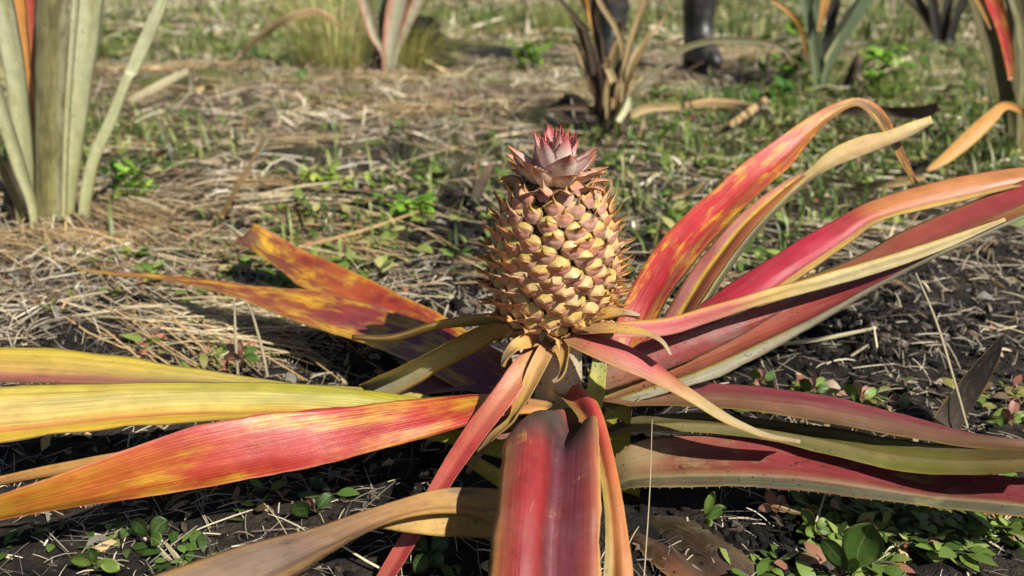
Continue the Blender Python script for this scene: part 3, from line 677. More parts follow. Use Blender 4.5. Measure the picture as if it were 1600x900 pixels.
# right, red backed leaf lying across
m = leaf_mat('leaf_right_rolled', [(0, 'a87a58'), (.15, '984844'), (.4, '8c3440'), (.7, '883840'), (1, '8a503c')],  # colours darkened for the dim, glancing light on this leaf
             u=[(0, '9c343e', .4), (.45, '8c3440', 0), (.60, '7c5444', .7), (.78, '80684a', .8), (.9, '6c5634', .8), (1, '524628', .9)], streak=.28, dirt=.25, rough=.42)
LF('leaf', [(915, 628, .53), (960, 612, .535), (1030, 601, .535), (1100, 599, .53), (1200, 606, .52), (1300, 620, .505), (1400, 644, .49), (1500, 672, .47), (1600, 690, .455), (1720, 715, .44)],
           [(915, 645, .515), (960, 636, .51), (1030, 634, .505), (1100, 637, .495), (1200, 646, .482), (1300, 661, .468), (1400, 681, .455), (1500, 697, .44), (1600, 706, .425), (1720, 722, .42)],
   m, M_under_y, prof=[(0, 0), (.3, .05), (.55, .13), (.75, .13), (.9, .07), (1, 0)], n=56, m=16)
m = leaf_mat('leaf_right_olive', [(0, '7a6c40'), (.3, '645a32'), (.55, '6c6432'), (.72, '8e8a2e'), (.85, '8a6a34'), (1, '84583a')],  # olive tones lowered to paint in weak light
             u=[(0, '463e26', .8), (.4, '50482a', .5), (.55, '80704a', .8), (.72, '8a7a50', .7), (.85, '74723a', .5), (1, '6a6a34', .6)], streak=.25, dirt=.3, rough=.42)  # far half painted dark as shade under the leaf above
LF('leaf', [(925, 690, .515), (955, 665, .517), (1000, 650, .516), (1100, 645, .508), (1200, 655, .497), (1300, 668, .482), (1400, 685, .462), (1500, 696, .442), (1600, 700, .425), (1720, 704, .41)],
           [(925, 705, .505), (955, 686, .505), (1000, 674, .50), (1100, 676, .492), (1200, 688, .478), (1300, 712, .458), (1400, 735, .438), (1500, 742, .418), (1600, 738, .40), (1720, 725, .39)],
   m, M_under_y, prof=[(0, 0), (.25, -.14), (.45, -.06), (.6, .10), (.8, .08), (1, 0)], n=56, m=18)
m = leaf_mat('leaf_right_red_low', [(0, '9a9060'), (.08, 'a08a60'), (.18, '8c5c44'), (.35, '8c3434'), (.6, '863236'), (.85, '84383c'), (1, '7c3c34')],  # reds dulled to stand for the half shade here
             u=[(0, 'a85a48', .2), (.4, 'a03038', 0), (.68, '9a6048', .25), (.80, '8a7850', .5), (.84, '948860', .8), (.87, '5c5a3c', 1), (1, '50503a', 1)],
             blotch=('a89868', .64, 1.6), streak=.28, dirt=.7, rough=.45)
LF('leaf', [(945, 730, .50), (985, 695, .50), (1050, 680, .50), (1150, 682, .49), (1250, 690, .48), (1350, 708, .465), (1450, 730, .45), (1600, 745, .43), (1720, 758, .41)],
           [(945, 775, .485), (985, 760, .475), (1050, 758, .465), (1150, 756, .455), (1250, 760, .445), (1350, 772, .432), (1450, 786, .42), (1600, 802, .40), (1720, 810, .39)],
   m, M_under_y, prof=[(0, 0), (.3, -.06), (.6, -.04), (.82, .06), (.88, .0), (1, -.10)], teeth=.008, n=56, m=20)
# leaf bases at the right of the stalk
m_yg = leaf_mat('leaf_base_green', [(0, '8a8a50'), (.4, 'b0ac48'), (1, 'c0b85a')], streak=.35, dirt=.7, rough=.5)
LF('leaf', [(930, 760, .52), (935, 700, .52), (945, 640, .525), (960, 600, .53), (985, 575, .54)],
           [(985, 770, .51), (985, 710, .51), (985, 660, .51), (990, 625, .515), (1005, 590, .53)], m_yg, M_under_y, n=24, m=8)
LF('leaf', [(950, 800, .51), (962, 755, .51), (975, 715, .515), (985, 690, .52)],
           [(995, 800, .50), (1000, 770, .50), (1000, 740, .50), (995, 705, .512)], m_yg, M_under, n=20, m=8)
LF('leaf', [(880, 760, .50), (872, 720, .505), (850, 680, .52), (830, 650, .54)], [(930, 760, .495), (925, 715, .495), (900, 690, .505), (870, 660, .53)], m_yg, M_under, n=20, m=8)
LF('leaf', [(840, 780, .505), (800, 745, .50), (760, 720, .495), (720, 700, .49)], [(850, 800, .49), (800, 775, .485), (755, 745, .48), (715, 715, .482)], m_ol, M_under_y, n=20, m=8)

# ---- narrow leaves on the stalk under the fruit
m_pk = leaf_mat('stalk_leaf_pink', [(0, 'c8a068'), (.12, 'd0a070'), (.25, 'c87858'), (.42, 'b83a40'), (.75, 'a82a3a'), (1, '984a48')],
                u=[(0, 'b83440', .7), (.3, 'c8704c', .1), (.5, 'd0a060', .15), (1, 'a82c38', .7)], streak=.3, dirt=.2, rough=.42, trans=.15, bloom=0)
m_or = leaf_mat('stalk_leaf_orange', [(0, 'cc9c74'), (.3, 'd0a060'), (.6, 'd8ac58'), (.75, 'b89060'), (1, 'c0b098')], streak=.35, dirt=.35, rough=.5, trans=.2)
m_cr = leaf_mat('stalk_leaf_cream', [(0, 'b89a60'), (.3, 'b8a468'), (.6, 'd0c898'), (1, 'd8d0a8')], u=[(0, 'd09a48', .95), (.18, 'c8a060', .3), (.3, 'b8b080', 0), (.8, 'b8a060', .2), (1, 'd0a040', .95)], streak=.3, dirt=.8, rough=.5, trans=.2)
m_tw = leaf_mat('stalk_leaf_twisted', [(0, 'c89870'), (.12, 'c05c50'), (.38, 'b43440'), (.5, 'b07848'), (.62, 'c8b078'), (.85, 'bfae80'), (1, 'c0b090')], u=[(0, 'c04858', .3), (.5, 'c89a70', .1), (1, 'a88a48', .7)], streak=.35, dirt=.25, rough=.45, trans=.15)
def SL(C, mats, **kw): return strip('stalk_leaf', C, mats, plant, **kw)
SL([(850, 535, .515, 30), (835, 552, .495, 34), (815, 578, .48, 36), (785, 620, .465, 36), (745, 672, .452, 34), (700, 738, .438, 30), (655, 815, .42, 27), (600, 905, .40, 26), (560, 980, .385, 20)], [m_pk, M_under_r], n=50, tilt=-.008, prof=VEE)
SL([(862, 530, .51, 24), (852, 548, .49, 26), (836, 580, .475, 25), (820, 615, .466, 19), (806, 640, .462, 11), (795, 658, .46, 9), (770, 680, .458, 10), (748, 708, .456, 6), (728, 738, .454, 2)], [m_or, M_under_t], n=50, tilt=-.008)
SL([(820, 520, .53, 16), (775, 518, .535, 24), (730, 538, .54, 34), (680, 565, .545, 36), (630, 592, .55, 40), (570, 622, .555, 42)], [m_cr, M_under_y], n=40, tilt=.02, prof=[(0, 0), (.15, -.06), (.5, -.18), (.85, -.06), (1, 0)])
SL([(810, 502, .53, 14), (765, 498, .54, 18), (715, 502, .55, 14), (670, 510, .555, 11), (635, 521, .56, 10), (600, 527, .56, 6), (550, 524, .56, 3)], [m_cr, M_under_t], n=40, tilt=.01)
SL([(870, 528, .505, 14), (878, 545, .49, 22), (880, 565, .482, 12), (878, 580, .478, 7), (872, 590, .476, 5), (862, 596, .474, 2)], [m_or, M_under_t], n=26, tilt=-.006)
SL([(880, 525, .505, 22), (915, 535, .49, 32), (955, 550, .482, 38), (1000, 570, .478, 36), (1045, 597, .474, 25), (1085, 622, .47, 19), (1125, 648, .466, 16), (1165, 668, .462, 11), (1200, 682, .46, 7), (1250, 692, .458, 2)], [m_tw, M_under_y], n=56, tilt=.015, prof=ARCH)
SL([(900, 515, .50, 16), (945, 512, .485, 17), (985, 515, .478, 14), (1015, 522, .475, 9), (1035, 535, .473, 5), (1047, 555, .472, 2)], [m_or, M_under_t], n=34, tilt=.012, prof=ARCH)
SL([(905, 505, .505, 14), (940, 490, .495, 18), (975, 487, .49, 10), (1000, 492, .488, 3)], [m_or, M_under_t], n=24, tilt=.01)
SL([(845, 528, .505, 20), (825, 532, .49, 24), (805, 540, .482, 18), (790, 556, .478, 9), (783, 572, .476, 2)], [m_or, M_under_t], n=24, tilt=-.008)
SL([(938, 558, .53, 22), (934, 590, .518, 26), (928, 625, .512, 30), (915, 660, .51, 28)], [m_yg, M_under_y], n=24, tilt=.0)

# ---- stalk
FX = at(866, 410, .53).x; FY = .53; FZ0, FZ1 = .124, .224
def lathe(rs, cx, cy, seg=28, wob=.0):
    V = []; fs = []; uv = []
    for i, (z, r) in enumerate(rs):
        for j in range(seg):
            q = 2*math.pi*j/seg; rr = r*(1+wob*math.sin(3*q+z*90)+wob*math.sin(7*q+i))
            V.append((cx+rr*math.cos(q), cy+rr*math.sin(q), z)); uv.append((j/seg, i/len(rs)))
    for i in range(len(rs)-1):
        for j in range(seg):
            fs.append((i*seg+j, i*seg+(j+1) % seg, (i+1)*seg+(j+1) % seg, (i+1)*seg+j))
    fs.append(tuple(range(seg-1, -1, -1))); fs.append(tuple((len(rs)-1)*seg+j for j in range(seg)))
    return V, fs, uv
m_st = leaf_mat('stalk_pale', [(0, '9a9a60'), (.4, 'c8b890'), (.7, 'd8c0a4'), (1, 'c8ae88')], streak=.3, dirt=.7, rough=.55, blotch=('c8c0a0', .6, 1.2))
V, fs, uv = lathe([(-.02, .030), (.02, .028), (.04, .023), (.06, .018), (.08, .016), (.10, .0155), (.118, .018), (.13, .02)], FX+.006, FY, 28, .03)
link('stalk', mesh('stalk', V, fs, [m_st], uv=uv), plant)

# ---- fruit
def prad(h):
    return float(np.interp(h, [0, .06, .2, .4, .6, .8, .92, 1.0], [.029, .0355, .0400, .0412, .0390, .0338, .0270, .019]))
def fruit_mats():
    t = NT('fruitlet_skin'); a = t.n('ShaderNodeVertexColor', layer_name='Col'); tc = t.n('ShaderNodeTexCoord')
    n = t.noise(tc.outputs['Object'], 260, 5, .65); n2 = t.noise(tc.outputs['Object'], 900, 3, .6); n3 = t.noise(tc.outputs['Object'], 90, 3, .6)
    b = t.math('ADD', .62, t.math('MULTIPLY', n, .76)); c = t.mix(1.0, a.outputs[0], t.comb(b, b, b), 'MULTIPLY')
    c = t.mix(t.math('MULTIPLY', t.step(n2, .60, .72), .35), c, hx('5a4030'))
    c = t.mix(t.math('MULTIPLY', t.step(n3, .48, .66), .35), c, hx('b9a58c'))
    m1 = t.finish(c, .48, t.bump(n, .35, .0008), .4)
    t = NT('bract_papery'); a = t.n('ShaderNodeVertexColor', layer_name='Col'); tc = t.n('ShaderNodeTexCoord')
    n = t.noise(tc.outputs['Object'], 300, 5, .7); n2 = t.noise(tc.outputs['Object'], 1000, 3, .6)
    b = t.math('ADD', .6, t.math('MULTIPLY', n, .8)); c = t.mix(1.0, a.outputs[0], t.comb(b, b, b), 'MULTIPLY')
    c = t.mix(t.math('MULTIPLY', t.step(n2, .62, .72), .4), c, hx('6a4a38'))
    m2 = t.finish(c, .55, t.bump(n, .4, .0006), .35, .22)
    return m1, m2
M_eye, M_bract = fruit_mats()
fruit = link('fruit', mesh('fruit', *(lambda q: (q[0], q[1]))(lathe([(FZ0+(FZ1-FZ0)*h, prad(h)*.94) for h in np.linspace(0, 1, 22)], FX, FY, 40)), [leaf_mat('fruit_core', [(0, '3a2a20'), (1, '30281c')], streak=0, dirt=.3)]), plant)  # core coloured near black to paint the shadow between fruitlets
def lerp(a, b, t): return tuple(a[i]*(1-t)+b[i]*t for i in range(3))
NF = 182; GA = math.pi*(3-math.sqrt(5))
eyes = []
for i in range(NF):
    h = .015+.975*(i+.5)/NF + random.uniform(-.009, .009)
    q = i*GA + .55 + random.uniform(-.08, .08)
    eyes.append((h, q))
def frame(h, q):
    r = prad(h); dz = .01
    dr = (prad(min(1, h+dz))-prad(max(0, h-dz)))/((min(1, h+dz)-max(0, h-dz))*(FZ1-FZ0))
    c, s = math.cos(q), math.sin(q)
    p = Vector((FX+r*c, FY+r*s, FZ0+(FZ1-FZ0)*h))
    t = Vector((-s, c, 0)); up = Vector((c*dr, s*dr, 1)).normalized()
    return p, t, up, t.cross(up)
def eye_geo(h, q, rr):
    """one fruitlet: a low six-sided dome"""
    p, t, up, nn = frame(h, q)
    sz = .0082*(1-.34*max(0, h-.6)/.4)*(1-.08*max(0, .2-h)/.2)*rr.uniform(.94, 1.06)
    tx = rr.uniform(-.12, .12); ph = rr.uniform(-.3, .3)
    V, fs, cl = [], [], []
    rings = [(1.0, -.12), (.96, .12), (.85, .27), (.66, .37), (.42, .43), (.2, .455), (.06, .46)]
    sg = 18
    green = rr.uniform(0, 1); tw = rr.uniform(-.1, .1)
    yel = hx(['b89c4a', 'bea052', 'a89648', 'bea066'][int(green*3.99)])[:3]; cream = hx('c4a684')[:3]; pink = hx('ae866e')[:3]; dk = hx('3c2a20')[:3]
    for (k, z) in rings:
        for j in range(sg):
            a = 2*math.pi*j/sg+tw
            hexr = 1/(max(abs(math.cos(a)), abs(math.cos(a-math.pi/3)), abs(math.cos(a+math.pi/3)))**.75)
            x = math.cos(a)*k*sz*.99*hexr*.97; y = math.sin(a)*k*sz*.90*hexr*.97
            beak = .13*max(0, 1-((x/sz)**2*5+((y/sz)+.05)**2*5))
            lobe = .04*math.cos(3*(a+ph)-math.pi/2)*math.sin(min(1, k)*math.pi)
            V.append(p+t*x+up*y+nn*(sz*(z+beak+lobe+tx*x/sz*.5)))
            yy = y/sz
            c = lerp(cream, yel, max(0, min(1, .45+yy*1.3)))
            c = lerp(c, pink, max(0, min(1, -.15-yy*1.0)))
            if k > .98: c = lerp(c, dk, .7)  # outer rings darkened as painted shade in the gaps
            elif k > .9: c = lerp(c, dk, .45)
            cl.append(c+(1,))
    for r_ in range(len(rings)-1):
        for j in range(sg):
            fs.append((r_*sg+j, r_*sg+(j+1) % sg, (r_+1)*sg+(j+1) % sg, (r_+1)*sg+j))
    fs.append(tuple((len(rings)-1)*sg+j for j in range(sg)))
    return V, fs, cl
def bract_geo(h, q, rr, k=1.0):
    """the papery pointed bract: a collar round the lower half of a fruitlet, its middle drawn out to a curled tip"""
    p, t, up, nn = frame(h, q)
    sz = .0080*(1-.30*max(0, h-.6)/.4)*rr.uniform(.92, 1.1)*k
    n, m = 15, 12
    V, cl, fs = [], [], []
    ln = rr.choice([.4, .7, .95, 1.05, 1.2, 1.4])*rr.uniform(.85, 1.1); cu = rr.uniform(-.3, .7); sk = rr.uniform(-.35, .35); fl = rr.uniform(.8, 1.25)
    base = hx(rr.choice(['cca690', 'c49c88', 'd2b09c']))[:3]; pink = hx(rr.choice(['c88472', 'c08c78', 'cc7868']))[:3]
    edge = hx(rr.choice(['ecb878', 'e4b068', 'e0b890', 'd89c60']))[:3]; tip = hx('c89458')[:3]; red = hx('d06a5c')[:3]; brown = hx('b07c4c')[:3]
    warm = rr.random(); uh = max(0, (h-.5)/.5)
    for i in range(n+1):
        s = i/n
        if s < .45: hw = .42+.64*math.sin(s/.45*math.pi/2)
        elif s < .80: hw = .22+.84*(1-(s-.45)/.35)**.85
        else: hw = .22*(1-(s-.80)/.20)**.8
        hw = max(hw, .012)
        g = max(0, (s-.45)/.55); g2 = max(0, (s-.78)/.22)
        y = -.98+.74*min(s/.45, 1) + g*(.42+.5*uh) + (.40+cu*.35)*g2*g2*ln
        nz = .08+.60*math.sin(min(s/.45, 1)*math.pi*.5) + .62*fl*g + g2*.72*ln - .25*g2*g2*max(0, cu)*ln
        for j in range(m+1):
            w = j/m*2-1; side = w*w
            x = w*hw + sk*g2*.5
            hug = .34*min(1, s/.3)*(1-max(0, s-.45)/.55)
            nzz = nz - side*hug + .05*math.sin(w*7+warm*20)*min(1, s*2)*(1-g2)
            yy = y + side*.34*min(1, s/.45)*(1-g)
            V.append(p+t*(x*sz)+up*(yy*sz)+nn*(nzz*sz+.0003))
            c = lerp(base, pink, max(0, min(1, .1+.9*s-.2*side)))
            if warm > .6: c = lerp(c, red, .4*min(1, s*1.5))
            ed = max(0, (abs(w)-.66)/.34)*min(1, s*2.2)
            c = lerp(c, edge, min(1, ed*1.1))
            c = lerp(c, edge, min(1, max(0, (s-.5)/.2)*.85))
            if s > .7: c = lerp(c, brown if warm < .5 else tip, min(1, (s-.7)/.3)*.7)
            cl.append(c+(1,))
    off = len(V)
    for i in range(n+1):
        for j in range(m+1):
            V.append(V[i*(m+1)+j]-nn*.0004-up*.0003); cl.append(lerp(cl[i*(m+1)+j][:3], edge, .4)+(1,))
    for i in range(n):
        for j in range(m):
            a = i*(m+1)+j; q4 = (a, a+1, a+m+2, a+m+1)
            fs.append(q4); fs.append(tuple(off+x for x in reversed(q4)))
        for j in (0, m):
            a = i*(m+1)+j; fs.append((a, a+m+1, off+a+m+1, off+a))
    for i in range(6, n-2):
        for j, sg in ((0, -1), (m, 1)):
            a = i*(m+1)+j; b = a+m+1
            k0 = len(V); V.append((V[a]+V[b])/2+t*(sg*sz*.09)+up*(sz*.08)+nn*sz*.05); cl.append(edge+(1,))
            fs.append((a, b, k0))
    return V, fs, cl
def colmesh(name, V, fs, cl, mat):
    me = mesh(name, V, fs, [mat])
    a = me.color_attributes.new('Col', 'FLOAT_COLOR', 'POINT')
    a.data.foreach_set('color', np.array(cl, dtype=np.float32).ravel()); return me
order = sorted(range(NF), key=lambda i: math.sin(eyes[i][1]) - .15*abs(eyes[i][0]-.5))
vis = set(order[:98])
hid = {'e': ([], [], []), 'b': ([], [], [])}
def acc(k, g):
    o = len(hid[k][0]); hid[k][0].extend(g[0]); hid[k][1].extend(tuple(o+x for x in f) for f in g[1]); hid[k][2].extend(g[2])
for i, (h, q) in enumerate(eyes):
    rr = random.Random(500+i)
    ge = eye_geo(h, q, rr); gb = bract_geo(h, q, rr)
    if i in vis:
        link('fruitlet', colmesh('fruitlet', *ge, M_eye), fruit).location = (0, 0, 0)
        link('bract', colmesh('bract', *gb, M_bract), fruit).location = (0, 0, 0)
    else: acc('e', ge); acc('b', gb)
o = link('fruitlet', colmesh('fruitlet', *hid['e'], M_eye), fruit); o.location = (0, 0, 0); o['kind'] = 'stuff'
o = link('bract', colmesh('bract', *hid['b'], M_bract), fruit); o.location = (0, 0, 0); o['kind'] = 'stuff'

# ---- crown
crown = link('crown', mesh('crown', *(lambda q: (q[0], q[1]))(lathe([(FZ1-.006, .019), (FZ1+.004, .015), (FZ1+.014, .009), (FZ1+.020, .003)], FX, FY, 20)), [leaf_mat('crown_heart', [(0, '9a6a60'), (1, 'a85a58')], streak=.2)]), plant)
def crown_leaf(q, r0, z0, elev, L, Wd, curl, rr, dry):
    n, m = 12, 8
    c, s = math.cos(q), math.sin(q)
    rad = Vector((c, s, 0)); t = Vector((-s, c, 0)); up = Vector((0, 0, 1))
    p = Vector((FX, FY, z0))+rad*r0
    V, cl, fs = [], [], []
    grey = hx(['ecd8cc', 'f0dccc', 'e4ccc0'][rr.randrange(3)])[:3]; rose = hx('d8a89c')[:3]; red = hx('c42c3c')[:3]; tan = hx('dca468')[:3]; br = hx('9a6844')[:3]
    e = elev; pos = p.copy(); step = L/n
    for i in range(n+1):
        sfr = i/n
        d = rad*math.cos(e)+up*math.sin(e); nn = up*math.cos(e)-rad*math.sin(e)
        hw = Wd*.5*(1-sfr**1.7)*(.9+.25*math.sin(min(1, sfr*2)*math.pi*.5)); hw = max(hw, .0002)
        for j in range(m+1):
            w_ = j/m*2-1
            V.append(pos+t*(w_*hw)+nn*(w_*w_*hw*.55+rr.uniform(-.0001, .0001)))
            cc = lerp(grey, rose, max(0, min(1, (sfr-.5)*1.2))); cc = lerp(cc, red, max(0, min(1, (sfr-.60)*2.6)))
            cc = lerp(cc, red, max(0, (abs(w_)-.84)/.16)*.3)
            if elev < 1.0: cc = lerp(cc, tan, max(0, (sfr-.72)/.28))
            if dry: cc = lerp(cc, tan, min(1, max(0, (abs(w_)-.55)/.45)+max(0, sfr-.5)*1.4)*.85); cc = lerp(cc, br, max(0, sfr-.8)*3)
            cl.append(tuple(min(1, x) for x in cc)+(1,))
        pos = pos + d*step; e += curl*(.4+1.2*sfr)/n
    off = len(V)
    for k in range(off):
        V.append(V[k]-up*.0003-rad*.0006*(1-(k//(m+1))/n)); cl.append(lerp(cl[k][:3], hx('a07a70')[:3], .4)+(1,))
    for i in range(n):
        for j in range(m):
            a = i*(m+1)+j; q4 = (a, a+1, a+m+2, a+m+1); fs.append(q4); fs.append(tuple(off+x for x in reversed(q4)))
        for j in (0, m):
            a = i*(m+1)+j; fs.append((a, a+m+1, off+a+m+1, off+a))
    for i in range(2, n-1):
        for j, sg in ((0, -1), (m, 1)):
            a = i*(m+1)+j; b = a+m+1; k0 = len(V)
            V.append((V[a]*.4+V[b]*.6)+t*(sg*.0009)+(V[b]-V[a])*.5); cl.append((red if not dry else tan)+(1,)); fs.append((a, b, k0))
    return V, fs, cl
k = 0
for ring, (cnt, r0, z0, el, L, Wd, curl, dry) in enumerate([
        (12, .0225, FZ1-.006, R(36), .019, .014, -.9, 1), (9, .017, FZ1-.002, R(36), .024, .018, .1, 1),
        (7, .0125, FZ1+.001, R(44), .029, .022, .15, 0), (6, .008, FZ1+.002, R(68), .030, .018, .1, 0), (7, .005, FZ1+.003, R(78), .033, .011, -.1, 0), (4, .002, FZ1+.006, R(86), .029, .008, .0, 0)]):
    for i in range(cnt):
        rr = random.Random(900+k); k += 1
        q = 2*math.pi*(i+.5*ring)/cnt+rr.uniform(-.15, .15)+.3
        g = crown_leaf(q, r0, z0+rr.uniform(-.001, .001), el+rr.uniform(-.12, .12), L*rr.uniform(.85, 1.15), Wd*rr.uniform(.9, 1.1), curl+rr.uniform(-.3, .3), rr, dry)
        link('crown_leaf', colmesh('crown_leaf', *g, M_bract), crown).location = (0, 0, 0)
# ------------------------------------------------------------------ plants behind
m_bp = leaf_mat('neighbour_leaf_pale', [(0, 'bab878'), (.2, 'c6c694'), (.6, 'c8c8a4'), (1, 'b4b48c')], u=[(0, 'a8a888', .6), (.3, 'c8c898', 0), (.7, 'd2d29a', .4), (1, 'b4b488', .6)], blotch=('a8a460', .58, .8), streak=.2, dirt=.5, rough=.5, fibre=26)
m_bd = leaf_mat('neighbour_leaf_dusty', [(0, '968e5c'), (.3, '8a8458'), (1, '827e5c')], u=[(0, 'b4b498', .8), (.2, '8a8458', .1), (.6, 'a8a054', .3), (1, 'a8a890', .8)], blotch=('5c5634', .52, 1.3), streak=.25, dirt=.5, rough=.55, fibre=26)
m_br = leaf_mat('neighbour_leaf_rust', [(0, 'a09048'), (.2, 'a8603c'), (.6, 'b04a38'), (1, 'a0462f')], u=[(0, 'c8a040', .8), (.2, 'b85040', 0), (.8, 'b04a3a', 0), (1, 'c89840', .9)], streak=.35, dirt=.3, rough=.45, fibre=30)
m_bk = leaf_mat('neighbour_leaf_pink', [(0, 'b8b484'), (.3, 'c8b898'), (1, 'd0a898')], u=[(0, 'd07a6c', .8), (.22, 'c88070', .5), (.4, 'b8bc9c', .8), (.8, 'a8b090', .8), (1, 'c87468', .6)], streak=.25, dirt=.2, rough=.45, fibre=24)
m_bg = leaf_mat('neighbour_leaf_green', [(0, '7c8a60'), (.4, '5f6e50'), (1, '6a7858')], u=[(0, '9aa488', .6), (.3, '62704c', 0), (.8, '7c8a68', .3), (1, '98a488', .7)], streak=.2, dirt=.2, rough=.45, fibre=24)
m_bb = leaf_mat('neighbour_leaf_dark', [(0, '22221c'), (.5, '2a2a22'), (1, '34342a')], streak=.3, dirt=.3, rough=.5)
m_bo = leaf_mat('neighbour_leaf_olive', [(0, '55502e'), (.5, '605a38'), (1, '6a6440')], u=[(0, '8a8450', .5), (.4, '55502e', 0), (1, '7a7444', .4)], streak=.25, dirt=.3, rough=.5)
m_bt = leaf_mat('neighbour_leaf_dry', [(0, 'a08c68'), (.4, 'b8a070'), (1, 'a88c5c')], blotch=('7a5c40', .6, 1.2), streak=.5, dirt=.3, rough=.65, fibre=24)
m_bdk = leaf_mat('neighbour_leaf_rotten', [(0, '2c241c'), (.5, '4a3a2c'), (1, '6e543c')], streak=.4, dirt=.4, rough=.7)
m_bor = leaf_mat('neighbour_leaf_orange', [(0, 'a0743c'), (.3, 'c89048'), (.6, 'd09048'), (1, 'c89450')], u=[(0, 'd8b060', .7), (.4, 'c07838', .3), (.6, 'c88848', 0), (1, 'e0c070', .8)], streak=.45, dirt=.2, rough=.55, fibre=30)
m_bdk2 = leaf_mat('dead_leaf_black', [(0, '4a4038'), (.35, '2c2622'), (.6, '1a1715'), (1, '141210')], streak=.3, dirt=.2, rough=.85, spec=.15)
def neighbour(px, Y, label, leaves, group='pineapple plants growing behind', stemr=.03):
    b = at(px, 450, Y); z0 = g1(b.x, Y)
    r = empty('pineapple_plant', (b.x, Y, z0), label, 'pineapple plant', group)
    V, fs, uv = lathe([(z0-.03, stemr*1.1), (z0+.02, stemr), (z0+.07, stemr*.6), (z0+.11, stemr*.25)], b.x, Y, 14, .1)
    link('stem', mesh('stem', V, fs, [m_bdk], uv=uv), r)
    for mat, under, C, kw in leaves:
        f = at(*C[0][:3]); zg = g1(f.x, f.y)
        if -.09 < f.z-zg < .10 and abs(f.x-b.x) < .17:      # carry the base down into the soil
            C = [(C[0][0], 450+F*math.tan(math.atan((H-zg+.05)/C[0][2])-TH), C[0][2], C[0][3]*.9)]+list(C)
        strip('leaf', C, [mat, under], r, **dict(dict(n=36, m=8, thick=.003, wav=.03), **kw))
    return r
def up(pts, Y, dY=0.0, tipn=3):
    """carry a leaf on above the top of the picture along its own line, narrowing to a point"""
    (x1, y1, w1), (x0, y0, w0) = pts[-1], pts[-2]
    P = [(x, y, Y+dY*(i/len(pts)), w) for i, (x, y, w) in enumerate(pts)]
    dx, dy = x1-x0, y1-y0; l = math.hypot(dx, dy); dx, dy = dx/l, dy/l
    ext = 330*1.2/Y
    for k in range(1, tipn+1):
        f = k/tipn
        P.append((x1+dx*ext*f+dx*f*f*60, y1+dy*ext*f+f*f*30, Y+dY*(1+.5*f), max(2, w1*(1-f)**.8)))
    return P
Yl = 1.17
neighbour(75, Yl+.02, 'large pale green pineapple plant with thick upright leaves at the left edge', [
    (m_bp, M_under, up([(52, 330, 16), (36, 230, 30), (24, 120, 34), (2, 0, 36)], Yl, -.03), {}),
    (m_bor, m_bp, up([(66, 325, 12), (52, 200, 10), (42, 110, 20), (30, 0, 40)], Yl+.06, .03), {}),
    (m_br, m_bp, up([(74, 325, 8), (60, 150, 14), (48, 0, 16)], Yl+.05, .04), {}),
    (m_bd, m_bd, up([(76, 330, 42), (76, 230, 45), (78, 120, 50), (80, 0, 50)], Yl-.02, .0), dict(prof=ARCH)),
    (m_bp, m_bp, up([(106, 326, 22), (114, 220, 34), (124, 110, 46), (136, 0, 54)], Yl, .01), dict(prof=VEE)),
    (m_bp, m_bd, up([(100, 320, 8), (104, 200, 9), (110, 100, 10), (118, 0, 12)], Yl-.012, .0), {}),
    (m_bp, m_bd, up([(132, 326, 20), (146, 250, 19), (174, 185, 18), (199, 122, 15), (206, 110, 20), (228, 60, 22), (254, 0, 19)], Yl-.01, .02), dict(wav=.06)),
    (m_bp, m_bp, up([(52, 332, 14), (30, 260, 22), (4, 180, 24), (-26, 90, 24)], Yl-.05, -.04), {}),
    (m_bd, m_bp, up([(30, 330, 12), (10, 280, 14), (-14, 230, 16), (-60, 140, 18)], Yl-.02, .0), {}),
], group=None)
neighbour(612, 2.95, 'pink striped pineapple plant standing behind the yellowish grass tuft', [
    (m_bk, m_bg, up([(606, 102, 16), (612, 50, 26), (622, 0, 32)], 2.9), {}),
    (m_bg, m_bg, up([(600, 98, 12), (600, 50, 18), (602, 0, 24)], 2.95), {}),
    (m_bk, m_bp, up([(600, 88, 8), (584, 55, 14), (574, 20, 18), (560, -20, 14)], 2.9), {}),
    (m_bk, m_bp, up([(592, 80, 5), (580, 40, 8), (570, 0, 12)], 3.0), {}),
    (m_bk, m_bt, up([(616, 96, 9), (634, 45, 14), (654, 0, 18)], 2.95), {}),
    (m_bo, m_bg, up([(612, 95, 7), (626, 40, 10), (640, 0, 12)], 3.05), {}),
])
